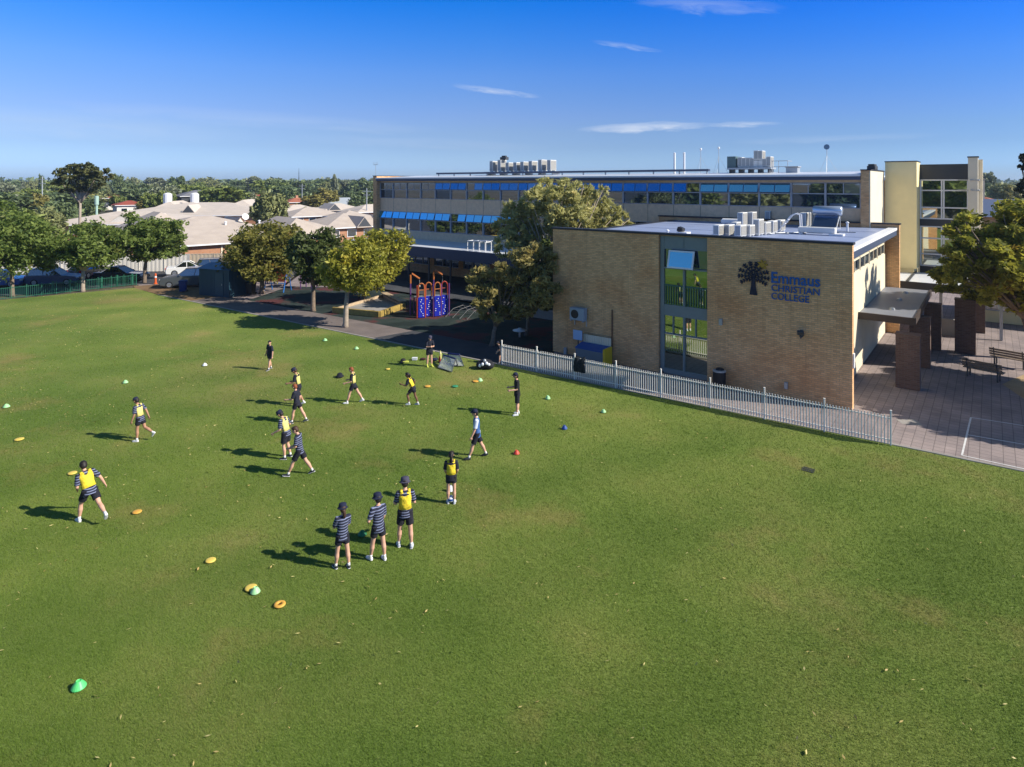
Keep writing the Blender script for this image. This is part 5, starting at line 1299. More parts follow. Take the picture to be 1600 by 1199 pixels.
for i in range(23): mb.box(-1.72+i*.155, -1.66+i*.155, -1.318, -1.301, .05, 2.2)
for i in range(16): mb.box(1.751, 1.768, -1.2+i*.155, -1.14+i*.155, .05, 2.2)
mb.build('wall', M_shed, sh)
MB().extrude([(-1.9, -1.45, 2.252), (-1.9, 0, 2.62), (-1.9, 1.45, 2.252)], (3.8, 0, 0)).build('roof', mat('shed_roof_blue', (.03, .10, .17), .4), sh)
MB().box(.2, 1.1, -1.345, -1.32, .05, 2.0).build('door', M_shed, sh); MB().box(.95, 1.0, -1.38, -1.346, .95, 1.1).build('handle', M_galv, sh)

# ------------------------------------------------------------------ playground
M_orange = mat('play_orange', (.40, .125, .03), .45); M_red = mat('play_red', (.33, .045, .03), .45); M_pblue = mat('play_blue', (.012, .022, .38), .35, spec=.5)
M_pbl2 = mat('play_sky_blue', (.03, .16, .50), .4); M_holds = mat('play_holds', (.62, .63, .68), .4); M_py = mat('play_yellow', (.60, .40, .03), .5); M_pur = mat('play_purple', (.10, .03, .16), .5)
def at(px, py, dy=0): p = G(px, py); return p + Vector((0, dy, 0))
c0 = G(652, 497.5); c1 = G(702, 493); dirw = (c1-c0); wdt = dirw.length; ang = math.atan2(dirw.y, dirw.x)
ct = thing('climbing_tower', 'blue climbing wall tower with white holds and orange arches', 'play tower', c0, ang)
pw = wdt/4
for k in range(4):
    yo = .0 if k % 2 == 0 else .22
    MB().box(k*pw+.06, (k+1)*pw-.06, yo-.04, yo+.04, .02, 1.45).build('climbing_panel', M_pblue, ct, bevel=.02)
    hd = MB(); rr = random.Random(k)
    for j in range(9):
        x = k*pw+.12+rr.random()*(pw-.24); z = .15+j*.14; hd.ell((x, yo-.055, z), (.042, .03, .036), n=7, k=5)
    hd.build('climbing_hold', M_holds, ct)
    ar = MB(); x0, x1 = k*pw+.08, (k+1)*pw-.08
    pts = [(x0, yo, 1.45), (x0, yo, 2.15)] + [((x0+x1)/2-(x1-x0)/2*math.cos(a), yo, 2.15+.28*math.sin(a)) for a in (.5, 1.0, 1.57, 2.1, 2.6)] + [(x1, yo, 2.15), (x1, yo, 1.45)]
    ar.tube(pts, .045, n=7); ar.tube([(x0, yo, 1.95), (x1, yo, 1.95)], .03, n=6)
    ar.build('arch', (M_orange, M_orange, M_orange, M_red)[k], ct)
for k in range(5):
    MB().tube([(k*pw, .05, 0), (k*pw, .05, 2.3)], .055, n=8).build('post', M_red if k in (0, 1) else M_pur, ct)
MB().box(.1, wdt-.1, .26, 1.3, 1.25, 1.33).build('platform', M_galv, ct)
lg = MB()
for x in (.1, wdt-.1): lg.tube([(x, 1.25, 0), (x, 1.25, 1.249)], .05, n=6)
lg.build('leg', M_pur, ct)
for px, py, sy, lb in ((640, 497, 428, 'orange crane arm post left of the blue climbing tower'), (677, 492, 422, 'orange crane arm post rising behind the blue climbing tower')):
    p = G(px-2, py, 0) + Vector((0, .9, 0)); h_ = HC-(sy-HY)*p.y/F; t = thing('play_crane', lb, 'play crane', p, .2)
    MB().tube([(0, 0, 0), (0, 0, h_-.25)], .055, n=8).build('post', M_pur, t)
    MB().tube([(0, 0, h_-.7), (0, 0, h_-.1), (.1, 0, h_), (.65, 0, h_-.38)], .07, n=7).build('arm', M_orange, t)
    MB().tube([(.65, 0, h_-.45), (.65, 0, h_-.85)], .015, n=4).ell((.65, 0, h_-.92), (.06, .06, .08), n=8, k=6).build('hook', M_galv, t)
p = G(712, 492); t = thing('climbing_net', 'low grey bent tube climber lying right of the blue tower', 'climber', p, -.5)
fr = MB()
for k in range(4): fr.tube([(k*.6-.2, -1.0, 0), (k*.6, -.3, .5), (k*.6+.25, .6, .62), (k*.6+.3, 1.3, 0)], .018, n=6)
fr.build('frame', mat('dull_tube', (.14, .14, .15), .6), t); rp = MB()
for j in range(4): rp.tube([(-.1+.05*j, -.6+j*.45, .36+.06*j), (1.8+.05*j, -.6+j*.45, .36+.06*j)], .012, n=4)
rp.build('rope', MATS['dull_tube'], t)
# swing frame, slide and barrier under the trees
p = G(434, 455); t = thing('swing_frame', 'bright blue swing frame under the dark tree', 'swing', p, R(-8))
for x in (-.9, .9): MB().tube([(x, -.7, 0), (x, 0, 2.2), (x, .7, 0)], .05, n=7).build('leg', M_pbl2, t)
MB().tube([(-1.0, 0, 2.22), (1.0, 0, 2.22)], .05, n=7).build('top_bar', M_pbl2, t); MB().tube([(-.88, -.45, .75), (.88, -.45, .75)], .035, n=6).build('rail', M_pbl2, t)
s = MB(); s.tube([(-.3, 0, 2.2), (-.3, 0, .55)], .012, n=4).tube([(.3, 0, 2.2), (.3, 0, .55)], .012, n=4).box(-.32, .32, -.1, .1, .48, .54); s.build('swing_seat', M_blackp, t)
p = G(402, 450); t = thing('play_barrier', 'orange red play panel with blue patch behind the olive tree', 'play panel', p + Vector((0, 2.2, 0)), R(-12))
MB().box(-2.2, 2.0, -.05, .05, .25, 1.35).build('panel', mat('panel_orange', (.55, .12, .05), .5), t, bevel=.04); MB().box(-.3, .8, -.062, -.052, .6, 1.1).build('inset', M_pbl2, t)
for x in (-2.1, 0, 1.9): MB().tube([(x, .1, 0), (x, .1, 1.45)], .05, n=6).build('post', M_red, t)
p = G(464, 453); t = thing('slide', 'dark slide leaning from a small purple play tower', 'slide', p + Vector((0, 1.0, 0)), R(-10))
MB().extrude([(-1.6, -.3, .15), (.2, -.3, 1.5), (.2, -.3, 1.58), (-1.6, -.3, .23)], (0, .6, 0)).build('chute', mat('slide_dark', (.05, .035, .05), .4), t)
MB().box(.22, 1.3, -.5, .5, 1.42, 1.5).build('platform', M_galv, t)
for x, y in ((.25, -.5), (.25, .5), (1.28, -.5), (1.28, .5)): MB().tube([(x, y, 0), (x, y, 2.5)], .05, n=6).build('post', M_pur, t)
MB().extrude([(.1, -.65, 2.5), (.76, -.65, 3.0), (1.42, -.65, 2.5)], (0, 1.3, 0)).build('roof', M_py, t)
# sandpit with yellow sleepers
sp = [G(520, 489), G(593, 496), G(632, 482), G(598, 466)]
ctr = sum(sp, Vector())/4; t = thing('sandpit', 'sunken sandpit edged with yellow timber and a bench plank', 'sandpit', ctr, 0)
L_ = [p-ctr for p in sp]
MB().prism([(p.x, p.y) for p in L_], -.01, .12).build('sand', M_conc, t)
M_sleeper = mat('yellow_timber', (.33, .23, .06), .7, var=.35, vscale=2.5); M_plank = mat('pale_timber', (.46, .34, .22), .8, var=.2, vscale=4)
for k in range(4):
    a, b = L_[k], L_[(k+1) % 4]; d = (b-a).normalized(); n_ = Vector((-d.y, d.x, 0))*.09
    MB().prism([(a-n_).xy, (b-n_).xy, (b+n_).xy, (a+n_).xy], 0, .42 if k < 2 else .30).build('edge_board', M_sleeper if k < 2 else M_plank, t, bevel=.015)
a, b = L_[2], L_[3]; d = (b-a).normalized(); n_ = Vector((-d.y, d.x, 0))*.25
MB().prism([(a+d*.3-n_).xy, (b-d*.3-n_).xy, (b-d*.3+n_).xy, (a+d*.3+n_).xy], .46, .52).build('seat_plank', M_plank, t)
p = G(812, 527); t = MB(); t.lathe([(.06, 0), (.06, .3), (.12, .32), (.42, .40), (.44, .43), (.2, .46), (.1, .56), (.02, .58)], n=16)
tag(t.build('play_spinner', M_whiteplastic, None, loc=p, smooth=True), 'small white dish shaped spinner in the dark playground corner', 'spinner')
p = G(840, 497) ; tag(MB().box(-1.6, 1.6, 0, .25, 0, .55).box(-1.62, 1.62, -.03, .28, .551, .6).build('low_wall', M_conc, None, loc=p, rz=UANG), 'low grey garden wall left of the brick block', 'wall')
# things against the brick block's front
x = loc_x(A0, 900, -.55); P = A0 + U*x - V*.25
t = thing('wall_air_conditioner', 'grey condenser on brackets high on the brick wall', 'air conditioner', (P.x, P.y, 0), UANG)
z0 = HC-(503-HY)*P.y/F; z1 = HC-(481-HY)*P.y/F
MB().box(-.48, .42, -.2, .16, z0+.1, z1).build('casing', mat('ac_blue_grey', (.30, .36, .42), .5), t, bevel=.02)
MB().lathe([(.24, -.012), (.24, .0)], (-.15, -.205, (z0+z1)/2+.05), n=16, M=Matrix.Rotation(R(90), 3, 'X')).build('fan_grille', M_blackp, t)
b_ = MB()
for s in (-.4, .34): b_.box(s-.03, s+.03, -.22, .245, z0+.04, z0+.098).box(s-.03, s+.03, .20, .245, z0-.25, z0+.04)
b_.build('bracket', M_galv, t)
x = loc_x(A0, 903, -.5); P = A0 + U*x - V*.5; z0 = HC-(531-HY)*P.y/F; z1 = HC-(516-HY)*P.y/F
t = thing('sign_board', 'plain pale blue sign board on a thin post by the wall', 'sign', (P.x, P.y, 0), UANG)
MB().box(-.28, .28, -.05, 0, z0, z1).build('board', mat('sign_pale_blue', (.30, .45, .68), .5), t, bevel=.01); MB().tube([(0, .03, 0), (0, .03, z1-.05)], .035, n=7).build('post', M_greydark, t)
x = loc_x(A0, 930, -.6); P = A0 + U*x - V*.65
t = thing('storage_bench', 'blue lidded storage bench with yellow end and cream back', 'storage bench', (P.x, P.y, 0), UANG)
MB().box(-.9, .75, -.45, .3, 0, .78).build('body', mat('bench_grey', (.12, .16, .19), .6), t); MB().obox((-.07, -.12, .86), (1.7, .7, .07), Matrix.Rotation(R(12), 3, 'X')).build('lid', mat('bench_blue', (.02, .08, .28), .5), t)
MB().box(.752, .86, -.5, .34, 0, .95).build('end_panel', mat('bench_yellow', (.62, .42, .02), .5), t, bevel=.02)
bk = MB()
for k in range(12): bk.box(-.9+k*.14, -.9+k*.14+.125, .34, .38, .5, 1.35)
bk.build('back_panel', M_creamlit, t)
x = loc_x(A0, 1124, -.5); P = A0 + U*x - V*.5
t = thing('litter_bin', 'round black litter bin against the brick wall', 'bin', (P.x, P.y, 0), UANG)
MB().lathe([(.25, 0), (.28, .05), (.29, .72), (.27, .76)], n=16).build('body', M_blackp, t); MB().lathe([(.30, .761), (.30, .80), (.22, .84), (.2, .80)], n=16).build('rim', M_galv, t)
MB().ell((.03, 0, .84), (.2, .18, .1), n=10, k=6).build('liner', M_blackp, t)
# coat hung over the fence
fd = (fq-fp).normalized(); P = fp + fd*((Vector((loc_x(fp, 906, 0), 0, 0)).length) if False else 4.05)
k_ = (906-800)/F; s_f = (k_*fp.y-fp.x)/(fd.x-k_*fd.y); P = fp + fd*s_f
t = MB(); g_ = []
for j in range(9):
    for i in range(7):
        u_, v_ = i/6-.5, j/8
        y = -.05-.05*math.sin(math.pi*min(1, v_*1.6))-.03*math.sin(i*1.9+j) if v_ < .75 else .06
        zt_ = 1.14 + .03*math.sin(i*1.3); z = zt_ - .85*v_/.75 if False else (.42 + (zt_-.42)*min(1, v_/.7) if v_ <= .75 else zt_-.25*(v_-.75)/.25)
        g_.append(Vector((u_*(.62 - .1*v_), y, z)))
for j in range(8):
    for i in range(6): t.face([g_[j*7+i], g_[j*7+i+1], g_[(j+1)*7+i+1], g_[(j+1)*7+i]])
o = t.build('coat', mat('dark_fabric', (.012, .016, .02), .9), None, loc=P, rz=math.atan2(fd.y, fd.x), recalc=False)
sm = o.modifiers.new('solid', 'SOLIDIFY'); sm.thickness = .03
tag(o, 'black coat hung over the grey picket fence', 'coat')

# ------------------------------------------------------------------ sports gear on the grass
def lie(px, py): return G(px, py)
M_cg = mat('cone_green', (.10, .58, .17), .45, var=.05); M_cpale = mat('cone_pale_green', (.34, .64, .30), .5); M_co = mat('marker_orange', (.68, .36, .06), .55, var=.1, vscale=12); M_cy = mat('marker_yellow', (.72, .52, .10), .55, var=.08, vscale=12)
M_cred = mat('cone_red', (.55, .055, .03), .45); M_cblue = mat('cone_blue', (.015, .06, .28), .45); M_cw = mat('cone_white', (.72, .74, .78), .5); M_cdk = mat('cone_deep_green', (.015, .14, .05), .5)
def cone(label, px, py, m, r=.13, h=.13, tilt=0, group='dome cones on the grass'):
    r *= .88; h *= .9
    p = G(px, py); b = MB().lathe([(r, .0), (r*.99, .012), (r*.78, h*.45), (r*.42, h*.93), (r*.34, h), (r*.30, h*.93), (r*.28, h*.85)], n=18)
    o = b.build('dome_cone', m, None, loc=(p.x, p.y, .028), smooth=False); o.rotation_euler = (R(tilt), R(tilt*.6), random.random()); return tag(o, label, 'cone', group)
cone('large bright green cone alone at the near left', 123, 1076, M_cg, .145, .135, 0)
cone('light green cone overlapping a yellow marker disc', 399, 927, M_cpale, .125, .13)
cone('light green cone near the left picture edge', 10, 637, M_cpale, .15, .13)
cone('light green cone up the field left of the walking boys', 196, 599, M_cpale, .14, .13)
cone('white cone lying on the far left of the field', 320, 572, M_cw, .14, .13)
cone('pale green cone near the path, left of the hat on the grass', 508, 533, M_cpale, .15, .13)
cone('pale green cone near the path by the yellow green tree', 557, 546, M_cpale, .15, .13)
cone('deep green cone in the shadow between two standing children', 566, 837, M_cdk, .14, .12)
cone('light green cone right of the standing boy in black', 856, 624, M_cpale, .13, .15)
cone('blue cone on the open right part of the field', 882, 671, M_cblue, .13, .14)
cone('red cone right of the walking teacher', 807, 710, M_cred, .13, .13)
cone('small green cone nearest the fence side', 943, 645, M_cpale, .12, .12)
cone('pale green cone touching an orange marker by the black bag', 750, 596, M_cpale, .15, .14)
cone('white cone beyond the long haired girl', 704, 768, M_cw, .11, .17)
def disc(label, px, py, m, r=.155, hole=False):
    r *= .9
    p = G(px, py); b = MB()
    prof = [(r, .0), (r*.97, .014), (r*.8, .024), (r*.4, .030)]
    prof += [(r*.36, .022), (r*.34, .0)] if hole else [(r*.02, .031)]
    o = b.lathe(prof, n=20).build('marker_disc', m, None, loc=(p.x, p.y, .034), smooth=True); o.rotation_euler = (0, 0, random.random()); return tag(o, label, 'marker disc', 'flat marker discs on the grass')
disc('orange marker with a dark centre hole, nearest the camera', 437, 947, M_co, .145, True)
disc('yellow marker disc half under the light green cone', 392, 921, M_cy)
disc('yellow marker disc left of the nearest standing girl', 329, 878, M_cy, .14)
disc('yellow orange marker disc right of the running boy', 214, 802, M_co, .14)
disc('yellow marker disc behind the running boy with brown hair', 113, 741, M_cy, .15)
disc('yellow marker disc near the left picture edge', 30, 688, M_cy, .17)
disc('orange marker disc beside the running girl', 668, 605, M_co, .16)
disc('orange marker disc touching a pale green cone', 743, 597, M_co, .17)
disc('teal green marker disc in the middle of the far field', 711, 605, mat('marker_teal', (.04, .26, .12), .5), .17)
disc('pale marker disc left of the two leg rebound nets', 606, 578, M_cy, .13)
# hat on the grass
p = G(531, 590); tag(MB().lathe([(.20, .02), (.19, .05), (.13, .06), (.12, .16), (.05, .2), (.01, .2)], n=14).build('hat', mat('hat_navy', (.010, .012, .022), .9), None, loc=(p.x, p.y, .03), smooth=True), 'dark hat lying on the grass by the red haired walker', 'hat')
# ball between the long haired girl's feet
p = G(704.5, 786); t = thing('ball', 'white and blue ball between the long haired girl\'s feet', 'ball', (p.x, p.y, .0))
MB().ell((0, 0, .125), (.10, .10, .10), n=16, k=10).build('cover', M_cw, t, smooth=True); MB().lathe([(.1005, .10), (.1035, .125), (.1005, .15)], n=16).build('stripe', M_cblue, t)
# rebound nets: two hinged frames with nets
def net_mat():
    m = bpy.data.materials.new('net'); m.use_nodes = True; t = m.node_tree; t.nodes.clear()
    d = N(t, 'ShaderNodeBsdfDiffuse'); d.inputs[0].default_value = (.45, .47, .5, 1); tr = N(t, 'ShaderNodeBsdfTransparent'); mx = N(t, 'ShaderNodeMixShader')
    mx.inputs[0].default_value = .42; o = N(t, 'ShaderNodeOutputMaterial'); t.links.new(tr.outputs[0], mx.inputs[1]); t.links.new(d.outputs[0], mx.inputs[2]); t.links.new(mx.outputs[0], o.inputs[0]); return m
M_net = mat('net_cord', (.66, .68, .70), .8)
def rebound(label, corners, back):
    """corners: bottom left, bottom right, top right, top left (world); back: two feet of the rear leg frame"""
    c = sum(corners, Vector())/4; c.z = 0; t = thing('rebound_net', label, 'net frame', c, 0, 'rebound nets')
    L_ = [p-c for p in corners]; fr = MB(); fr.tube(L_+[L_[0]], .024, n=7); fr.build('frame', M_greydark, t)
    lg = MB(); lg.tube([L_[3], back[0]-c, back[1]-c, L_[2]], .03, n=7); lg.build('rear_leg', M_greydark, t)
    n_ = MB(); k = 16
    for i in range(1, k):
        u_ = i/k; n_.tube([L_[0].lerp(L_[1], u_), L_[3].lerp(L_[2], u_)], .006, n=3); n_.tube([L_[0].lerp(L_[3], u_), L_[1].lerp(L_[2], u_)], .011, n=3)
    n_.build('net', M_net, t); pad = MB(); pad.tube([L_[3], L_[2]], .05, n=8); pad.build('top_pad', mat('pad_blue', (.012, .02, .12), .6), t)
z_ = Vector((0, 0, .05)); up = lambda px, py, yr: D(px, py, yr)
a, b = G(684, 576)+z_, G(706, 583)+z_; rebound('tilted rebound net, the nearer of the pair', [a, b, D(712, 561, 31.7), D(693, 555, 32.7)], [G(697, 569)+z_, G(715, 573)+z_])
a, b = G(706, 573)+z_, G(725, 574)+z_; rebound('upright rebound net with blue top pad, the farther of the pair', [a, b, D(718, 554.5, 32.4), D(700, 552.5, 32.9)], [G(700, 566)+z_, G(722, 566)+z_])
# black bag with balls, drink bottles and scattered gear
p = G(758, 577); t = thing('ball_bag', 'black net bag full of balls beside the rebound nets', 'bag', p)
b_ = MB(); rr = random.Random(3)
b_.ell((0, .1, .24), (.42, .33, .24), n=16, k=9); b_.ell((.2, 0, .2), (.28, .25, .2), n=12, k=7); b_.ell((-.22, .05, .2), (.25, .25, .2), n=12, k=7); b_.build('bag_body', mat('bag_black', (.012, .013, .02), .8), t, smooth=True)
for x, y, z in ((-.12, -.2, .3), (.08, -.22, .36), (.2, -.17, .27), (-.02, -.1, .46), (.3, -.12, .2), (-.26, -.15, .22)): MB().ell((x, y, z), (.085, .08, .085), n=10, k=7).build('ball', M_cw if rr.random() < .6 else M_galv, t, smooth=True)
def gear(nm, lb, cat, px, py, mb, m): 
    p = G(px, py); tag(mb.build(nm, m, None, loc=(p.x, p.y, .02), smooth=False), lb, cat)
gear('cap', 'black and yellow cap on the grass left of the folded armed child', 'cap', 630, 566, MB().lathe([(.15, .0), (.15, .05), (.12, .14), (.03, .18)], n=12).extrude([(-.12, -.1, .02), (.12, -.1, .02), (.1, -.3, .02), (-.1, -.3, .02)], (0, 0, .02)), mat('cap_black', (.02, .02, .018), .8))
gear('folded_bib', 'lime yellow folded bib beside the black cap', 'bib', 634, 567, MB().box(-.14, .14, -.1, .1, 0, .06), mat('bib_lime', (.55, .60, .10), .8))
gear('lunch_box', 'white and blue box on the grass by the path', 'box', 648, 563, MB().box(-.13, .13, -.09, .09, 0, .08).box(-.14, .14, -.10, .10, .081, .12), M_cw)
gear('jumper', 'dark jumper dropped behind the folded armed child', 'jumper', 661, 563, MB().ell((0, 0, .05), (.17, .12, .06), n=12, k=6), mat('jumper_maroon', (.05, .018, .02), .9))
gear('satchel', 'small navy satchel lying between the child and the nets', 'bag', 679, 565, MB().ell((0, 0, .09), (.17, .11, .09), n=12, k=6).tube([(-.2, 0, .12), (0, -.02, .3), (.2, 0, .12)], .015, n=5), mat('satchel_navy', (.012, .016, .06), .8))
gear('drink_bottle', 'red and yellow drink bottle beside the rebound net', 'bottle', 687, 567, MB().lathe([(.05, 0), (.055, .02), (.055, .22), (.03, .27), (.03, .32), (.01, .33)], n=10), mat('bottle_red', (.5, .05, .03), .4))
gear('water_bottle', 'tall pale yellow water bottle behind the red one', 'bottle', 688, 562, MB().lathe([(.06, 0), (.065, .02), (.065, .32), (.035, .38), (.035, .44), (.01, .45)], n=10), mat('bottle_yellow', (.62, .58, .25), .4))
# drain grates in the grass by the fence
for i, (px, py, lb) in enumerate(((1263, 735, 'rectangular metal drain cover in the grass near the fence end'),)):
    p = G(px, py); g_ = MB(); g_.box(-.3, .3, -.02, .02, 0, .012).box(-.3, .3, -.25, -.21, 0, .012).box(-.3, .3, .21, .25, 0, .012)
    for k in range(7): g_.box(-.3+k*.095, -.27+k*.095, -.209, .209, 0, .01)
    o = g_.build('drain_cover', M_greydark, None, loc=(p.x, p.y, .012), rz=UANG); o.scale = (.6, .6, 1); tag(o, lb, 'drain')
# ------------------------------------------------------------------ people
def skin(name, c):
    m = mat(name, c, .55, spec=.35); m.node_tree.nodes['Principled BSDF'].inputs['Subsurface Weight'].default_value = 0.0; return m
S_fair = skin('skin_fair', (.60, .34, .235)); S_tan = skin('skin_tan', (.42, .22, .135)); S_brown = skin('skin_brown', (.17, .082, .05))
H_dark = mat('hair_dark', (.014, .010, .009), .6); H_brown = mat('hair_brown', (.055, .026, .014), .6); H_red = mat('hair_red', (.24, .065, .022), .6)
C_navy = mat('cloth_navy', (.013, .015, .028), .9, var=.25, vscale=8, bump=1.0, bscale=11); C_shorts = mat('cloth_shorts', (.012, .012, .020), .9, var=.3, vscale=9, bump=1.0, bscale=12); C_hat = mat('cloth_hat', (.012, .016, .042), .9); C_hat2 = mat('cloth_hat_faded', (.055, .052, .085), .9)
C_bib = mat('cloth_bib', (.80, .60, .035), .75, var=.10, vscale=7, bump=1.0, bscale=10); C_bibp = mat('cloth_bib_pale', (.72, .62, .20), .75, var=.10, vscale=7, bump=1.0, bscale=10)
C_polo = mat('cloth_polo_blue', (.04, .11, .30), .8); C_polow = mat('cloth_polo_white', (.58, .62, .72), .8)
C_white = mat('shoe_white', (.74, .74, .76), .5); C_black = mat('shoe_black', (.02, .022, .03), .5); C_sock = mat('sock_white', (.72, .70, .68), .8); C_lime = mat('sock_lime', (.58, .62, .10), .8); C_grey = mat('shoe_grey', (.40, .43, .50), .5)
M_eye = mat('eye', (.02, .015, .012), .3)
def stripe_mat():
    m = bpy.data.materials.new('cloth_striped'); m.use_nodes = True; t = m.node_tree; b = t.nodes['Principled BSDF']; b.inputs['Roughness'].default_value = .9
    tc = N(t, 'ShaderNodeTexCoord'); sp = N(t, 'ShaderNodeSeparateXYZ'); t.links.new(tc.outputs['Object'], sp.inputs[0])
    ns = N(t, 'ShaderNodeTexNoise'); ns.inputs['Scale'].default_value = 5; t.links.new(tc.outputs['Object'], ns.inputs['Vector'])
    a = N(t, 'ShaderNodeMath', operation='MULTIPLY_ADD'); a.inputs[1].default_value = .06; t.links.new(ns.outputs[0], a.inputs[0]); t.links.new(sp.outputs['Z'], a.inputs[2])
    d = N(t, 'ShaderNodeMath', operation='DIVIDE'); d.inputs[1].default_value = .066; t.links.new(a.outputs[0], d.inputs[0])
    f = N(t, 'ShaderNodeMath', operation='FRACT'); t.links.new(d.outputs[0], f.inputs[0])
    g = N(t, 'ShaderNodeMath', operation='LESS_THAN'); g.inputs[1].default_value = .30; t.links.new(f.outputs[0], g.inputs[0])
    mx = N(t, 'ShaderNodeMixRGB'); mx.inputs[1].default_value = (.012, .015, .035, 1); mx.inputs[2].default_value = (.20, .225, .35, 1)
    t.links.new(g.outputs[0], mx.inputs[0]); t.links.new(mx.outputs[0], b.inputs['Base Color']); return m
C_stripe = stripe_mat()

def person(label, px, py, H, yaw, lean=0, side=0, hipL=0, kneeL=0, hipR=0, kneeR=0, footL=None, footR=None, abL=8, abR=8, shL=0, elL=12, shR=0, elR=12, inL=0, inR=0,
           spread=3, headp=0, heady=0, skinm=None, shirt=None, shorts=None, bib=None, hat=None, hatm=None, hair=None, pony=0, shoes=None, socks=None, sole=None, shortlen=.62, build_=.93, dx=0, dy=0, cat='person'):
    skinm = skinm or S_fair; shirt = shirt or C_stripe; shorts = shorts or C_shorts; shoes = shoes or C_black; socks = socks or C_sock; hatm = hatm or C_hat; w_ = build_
    base = G(px, py); t = thing('person', label, cat, base, R(yaw))
    X_, Y_, Z_ = Vector((1, 0, 0)), Vector((0, 1, 0)), Vector((0, 0, 1))
    c, s = lambda a: math.cos(R(a)), lambda a: math.sin(R(a))
    # legs from an un-lifted pelvis
    P = Vector((0, 0, 0)); J = {}
    for nm, sx, hp, kn, ft in (('L', -1, hipL, kneeL, footL), ('R', 1, hipR, kneeR, footR)):
        hj = P + Vector((sx*.052*H*w_, 0, 0)); sp = s(spread)*sx
        d1 = Vector((sp, s(hp), -c(hp))).normalized(); k = hj + d1*.245*H
        a2 = hp - kn; d2 = Vector((sp*.6, s(a2), -c(a2))).normalized(); an = k + d2*.245*H
        fp_ = ft if ft is not None else (min(0, a2+14) if a2 < -14 else max(0, a2-12)*.9)
        fd_ = Vector((sx*.14, c(fp_), s(fp_))).normalized(); fn_ = Vector((0, -s(fp_), c(fp_)))
        J[nm] = [hj, k, an, fd_, fn_]
    low = min(min((J[n][2] - J[n][4]*.040*H).z, (J[n][2] - J[n][4]*.040*H + J[n][3]*.095*H).z, (J[n][2] - J[n][4]*.04*H - J[n][3]*.03*H).z) for n in 'LR')
    off = Vector((dx, dy, -low + .012)); P = P + off
    for n in 'LR':
        for q in range(3): J[n][q] = J[n][q] + off
    up = Vector((s(side), s(lean)*c(side), c(lean)*c(side))).normalized(); fwd = (Y_ - up*Y_.dot(up)).normalized(); rt = fwd.cross(up).normalized()
    T = lambda u_, x=0, y=0: P + up*(u_*H) + rt*(x*H) + fwd*(y*H)
    neck = T(.30); hd_up = Matrix.Rotation(R(-headp), 3, rt) @ (Z_*.5 + up*.5).normalized(); hd_f = Matrix.Rotation(R(heady), 3, hd_up) @ (Y_ - hd_up*Y_.dot(hd_up)).normalized(); hd_r = hd_f.cross(hd_up).normalized()
    hc = neck + hd_up*(.098*H) + hd_f*(.012*H)
    MH = Matrix((hd_r, hd_f, hd_up)).transposed()
    # ---- body: lofts fused into one skin
    b = MB()
    tor = [T(-.035), T(.0), T(.06), T(.12), T(.20), T(.265), T(.295), T(.315)]
    trx = [.070*H*w_, .080*H*w_, .082*H*w_, .074*H*w_, .088*H*w_, .096*H*w_, .060*H*w_, .034*H]; try_ = [.055*H, .062*H*w_, .058*H*w_, .054*H*w_, .062*H*w_, .056*H, .042*H, .032*H]
    b.loft(tor, trx, try_, right=rt, n=16)
    b.loft([T(.29), neck + hd_up*.015*H, hc - hd_up*.02*H], [.032*H, .028*H, .030*H], n=10)
    b.ell(hc + hd_up*.012*H, (.048*H, .058*H, .060*H), MH); b.ell(hc + hd_f*.018*H - hd_up*.026*H, (.034*H, .036*H, .036*H), MH, n=10, k=7)      # skull, jaw
    b.loft([hc + hd_f*.054*H + hd_up*.012*H, hc + hd_f*.068*H - hd_up*.010*H, hc + hd_f*.056*H - hd_up*.016*H], [.006*H, .0095*H, .006*H], n=6)             # nose
    for sx in (-1, 1): b.ell(hc + hd_r*(sx*.050*H), (.007*H, .012*H, .018*H), MH, n=8, k=6)                                                            # ears
    arms = {}
    for nm, sx, sh, el, ab, inn in (('L', -1, shL, elL, abL, inL), ('R', 1, shR, elR, abR, inR)):
        sj = T(.272, sx*.100*w_); d1 = (rt*(sx*s(ab)) + fwd*(s(sh)*c(ab)) - up*(c(sh)*c(ab))).normalized(); e_ = sj + d1*.172*H
        a2 = sh+el; d2 = (rt*(sx*(s(ab)*.7 - s(inn))) + fwd*s(a2) - up*c(a2)).normalized(); wr = e_ + d2*.150*H
        b.loft([T(.265, sx*.055), sj, sj.lerp(e_, .4), e_, e_.lerp(wr, .3), wr], [.036*H, .033*H, .029*H, .023*H, .024*H, .0155*H], n=10)
        side_ = d2.cross(rt*sx); side_ = (side_ if side_.length > .2 else fwd).normalized(); pn = d2.cross(side_).normalized()      # finger spread axis, palm normal
        pm_ = wr + d2*.045*H
        b.loft([wr - d2*.008*H, wr + d2*.02*H, pm_, pm_ + d2*.008*H], [.015*H, .021*H, .023*H, .018*H], [.011*H, .0115*H, .0105*H, .008*H], right=side_, n=10)
        for q, (o_, L_) in enumerate(((-.0165, .036), (-.0055, .043), (.0055, .040), (.0165, .031))):
            r0 = wr + d2*.042*H + side_*(o_*H); k1 = r0 + (d2*.9+pn*.25)*L_*.55*H; k2 = k1 + (d2*.65+pn*.7)*L_*.5*H
            b.loft([r0, k1, k2], [.0056*H, .0052*H, .0044*H], n=6)
        th0 = wr + d2*.016*H - side_*.017*H; th1 = th0 + (d2*.7 - side_*.75)*.022*H; th2 = th1 + (d2*.95 - side_*.2 + pn*.2)*.020*H
        b.loft([th0, th1, th2], [.0072*H, .0062*H, .005*H], n=6)
        arms[nm] = (sj, e_, wr, d1, d2)
